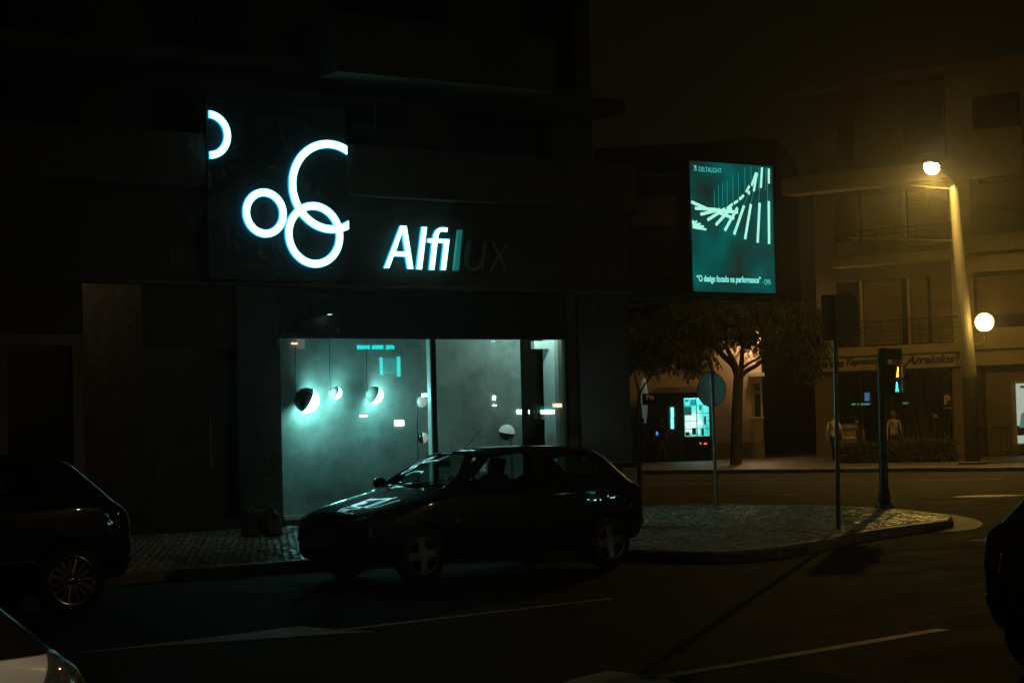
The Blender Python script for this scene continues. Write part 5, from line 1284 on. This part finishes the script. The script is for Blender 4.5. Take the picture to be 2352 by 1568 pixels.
# small spot in the showroom that lights the white column and the wall end
s_, z_ = FA.px(1232, 800, .5); sp_ = thing('showroom_spot', 'small ceiling spot inside the showroom by the white column', 'lamp', FA.w(s_, .22, 3.7), FA.a)
MB().lathe([(.001, .10), (.05, .10), (.055, 0), (.045, 0), (.04, .02)], 16).build('housing', M_darkm, sp_); MB().lathe([(.001, .015), (.04, .015)], 16).build('lens', emis('spot_lens', (.6, 1., .95), 4.), sp_)
MB().tube([(0, 0, .10), (0, 0, .25)], .01, 6).build('stem', M_darkm, sp_)
lamp_light('spot_light', (0, 0, -.04), 65, .04, sp_, colr=(.55, 1., .90))

# ================================================================== OTHER SIDE OF THE STREET, behind the viewer and mirrored in the panes
YO = -34.0
OP = fthing(FA, 'opposite_shops', 'row of lit shop fronts across the street, mirrored in the showroom glass', 'building')
MB().box(-30, 45, YO - 8, YO - .3, 0, 3.4).box(-30, 45, YO - 8, YO - .3, 3.4, 12).build('wall', mat('opposite_wall', (.18, .15, .12), .9, var=.15), OP)
def om(x0, x1, y0, y1, mt, name, par=OP):
    ym = .12 - YO; a = FA.px(x0, y1, ym); b_ = FA.px(x1, y0, ym)
    return MB().box(a[0], b_[0], YO - .28, YO - .2, a[1], b_[1]).build(name, mt, par)
M_o1 = emis('opp_tube', (.0, .95, .90), 9.); M_o2 = emis('opp_white', (.55, 1., .92), 40.); M_o3 = emis('opp_poster', (.0, .55, .52), 3.0); M_o4 = emis('opp_warm', (1., .72, .5), 16.)
for a, b_ in ((829, 856), (863, 887), (896, 912)): om(a, b_, 792, 801, M_o1, 'mirrored_strip')
om(882, 886, 820, 860, M_o1, 'poster_edge'); om(886, 918, 822, 858, M_o3, 'poster'); om(921, 926, 818, 864, M_o1, 'poster_edge')
om(915, 935, 964, 978, M_o2, 'window_light'); om(998, 1007, 964, 977, M_o2, 'window_light'); om(978, 988, 903, 911, M_o2, 'window_light')
om(1196, 1223, 940, 950, M_o2, 'sign_bar'); om(1252, 1281, 940, 950, M_o2, 'sign_bar'); om(1196, 1223, 933, 939, M_o3, 'sign_bar'); om(1252, 1281, 933, 939, M_o3, 'sign_bar')
om(1279, 1298, 926, 935, M_o4, 'sign_bar'); om(835, 850, 952, 957, M_o2, 'window_light'); om(836, 880, 960, 1005, emis('opp_window', (.0, .22, .20), 2.), 'window')
om(1141, 1146, 908, 918, M_o2, 'window_light'); om(1141, 1147, 928, 932, M_o2, 'window_light'); om(1138, 1144, 781, 785, M_o1, 'window_light')
om(678, 690, 786, 790, M_o4, 'window_light'); om(690, 706, 775, 800, emis('opp_pinkish', (.5, .35, .35), 2.), 'window')
q_ = FA.w(8.0, -31.0, 0)
street_lamp(Vector((q_.x, q_.y, ZP)), Vector((.2, 2.0, 8.4)), 7.8, 'concrete street lamp across the street, behind the viewer', 380, (1., .66, .28))
q_ = FA.w(-17.5, -31.5, 0)
street_lamp(Vector((q_.x, q_.y, ZP)), Vector((.2, 2.0, 8.4)), 7.8, 'second concrete street lamp across the street, further left behind the viewer', 1700, (1., .80, .54), cone=128)

# ================================================================== NIGHT AIR
hz = MB().box(-165, 165, -75, 235, -1.0, 17.5).build('haze', None)  # added volume that spreads a bloom-like glow round the lamps
hm_ = bpy.data.materials.new('haze'); hm_.use_nodes = True; hm_.node_tree.nodes.clear()
_o = hm_.node_tree.nodes.new('ShaderNodeOutputMaterial'); _v = hm_.node_tree.nodes.new('ShaderNodeVolumePrincipled')
_v.inputs['Color'].default_value = (.95, .95, .92, 1); _v.inputs['Density'].default_value = .0011; _v.inputs['Anisotropy'].default_value = .92
hm_.node_tree.links.new(_v.outputs[0], _o.inputs['Volume']); hz.data.materials.append(hm_)
tag(hz, 'thin haze added to the street air for a bloom round the lamps', kind='stuff')

# small glowing prints and mirrored lights need no light sampling of their own
for m_ in bpy.data.materials:
    if m_.name.split('.')[0] not in ('sign_face', 'sign_bloom_rim', 'lamp_diffuser', 'kiosk_light', 'walk_green', 'walk_orange', 'advert_white', 'poster_rod'):
        m_.cycles.emission_sampling = 'NONE'
# repeats of a kind share a group
for pre, g in (('parked_car', 'cars parked along the street'), ('person', 'people on the far pavement'), ('hedge', 'clipped hedges before the carpet shop'), ('overhead_cable', 'overhead cables by the lamp pole'),
               ('street_lamp', 'concrete street lamps'), ('street_tree', 'street trees before the pink house'), ('rubbish_bag', 'bags left by the shop pier'), ('mirrored_strip', 'painted reflections in the carpet shop glass')):
    for o in scene.objects:
        if o.parent is None and o.name.split('.')[0] == pre: o['group'] = g
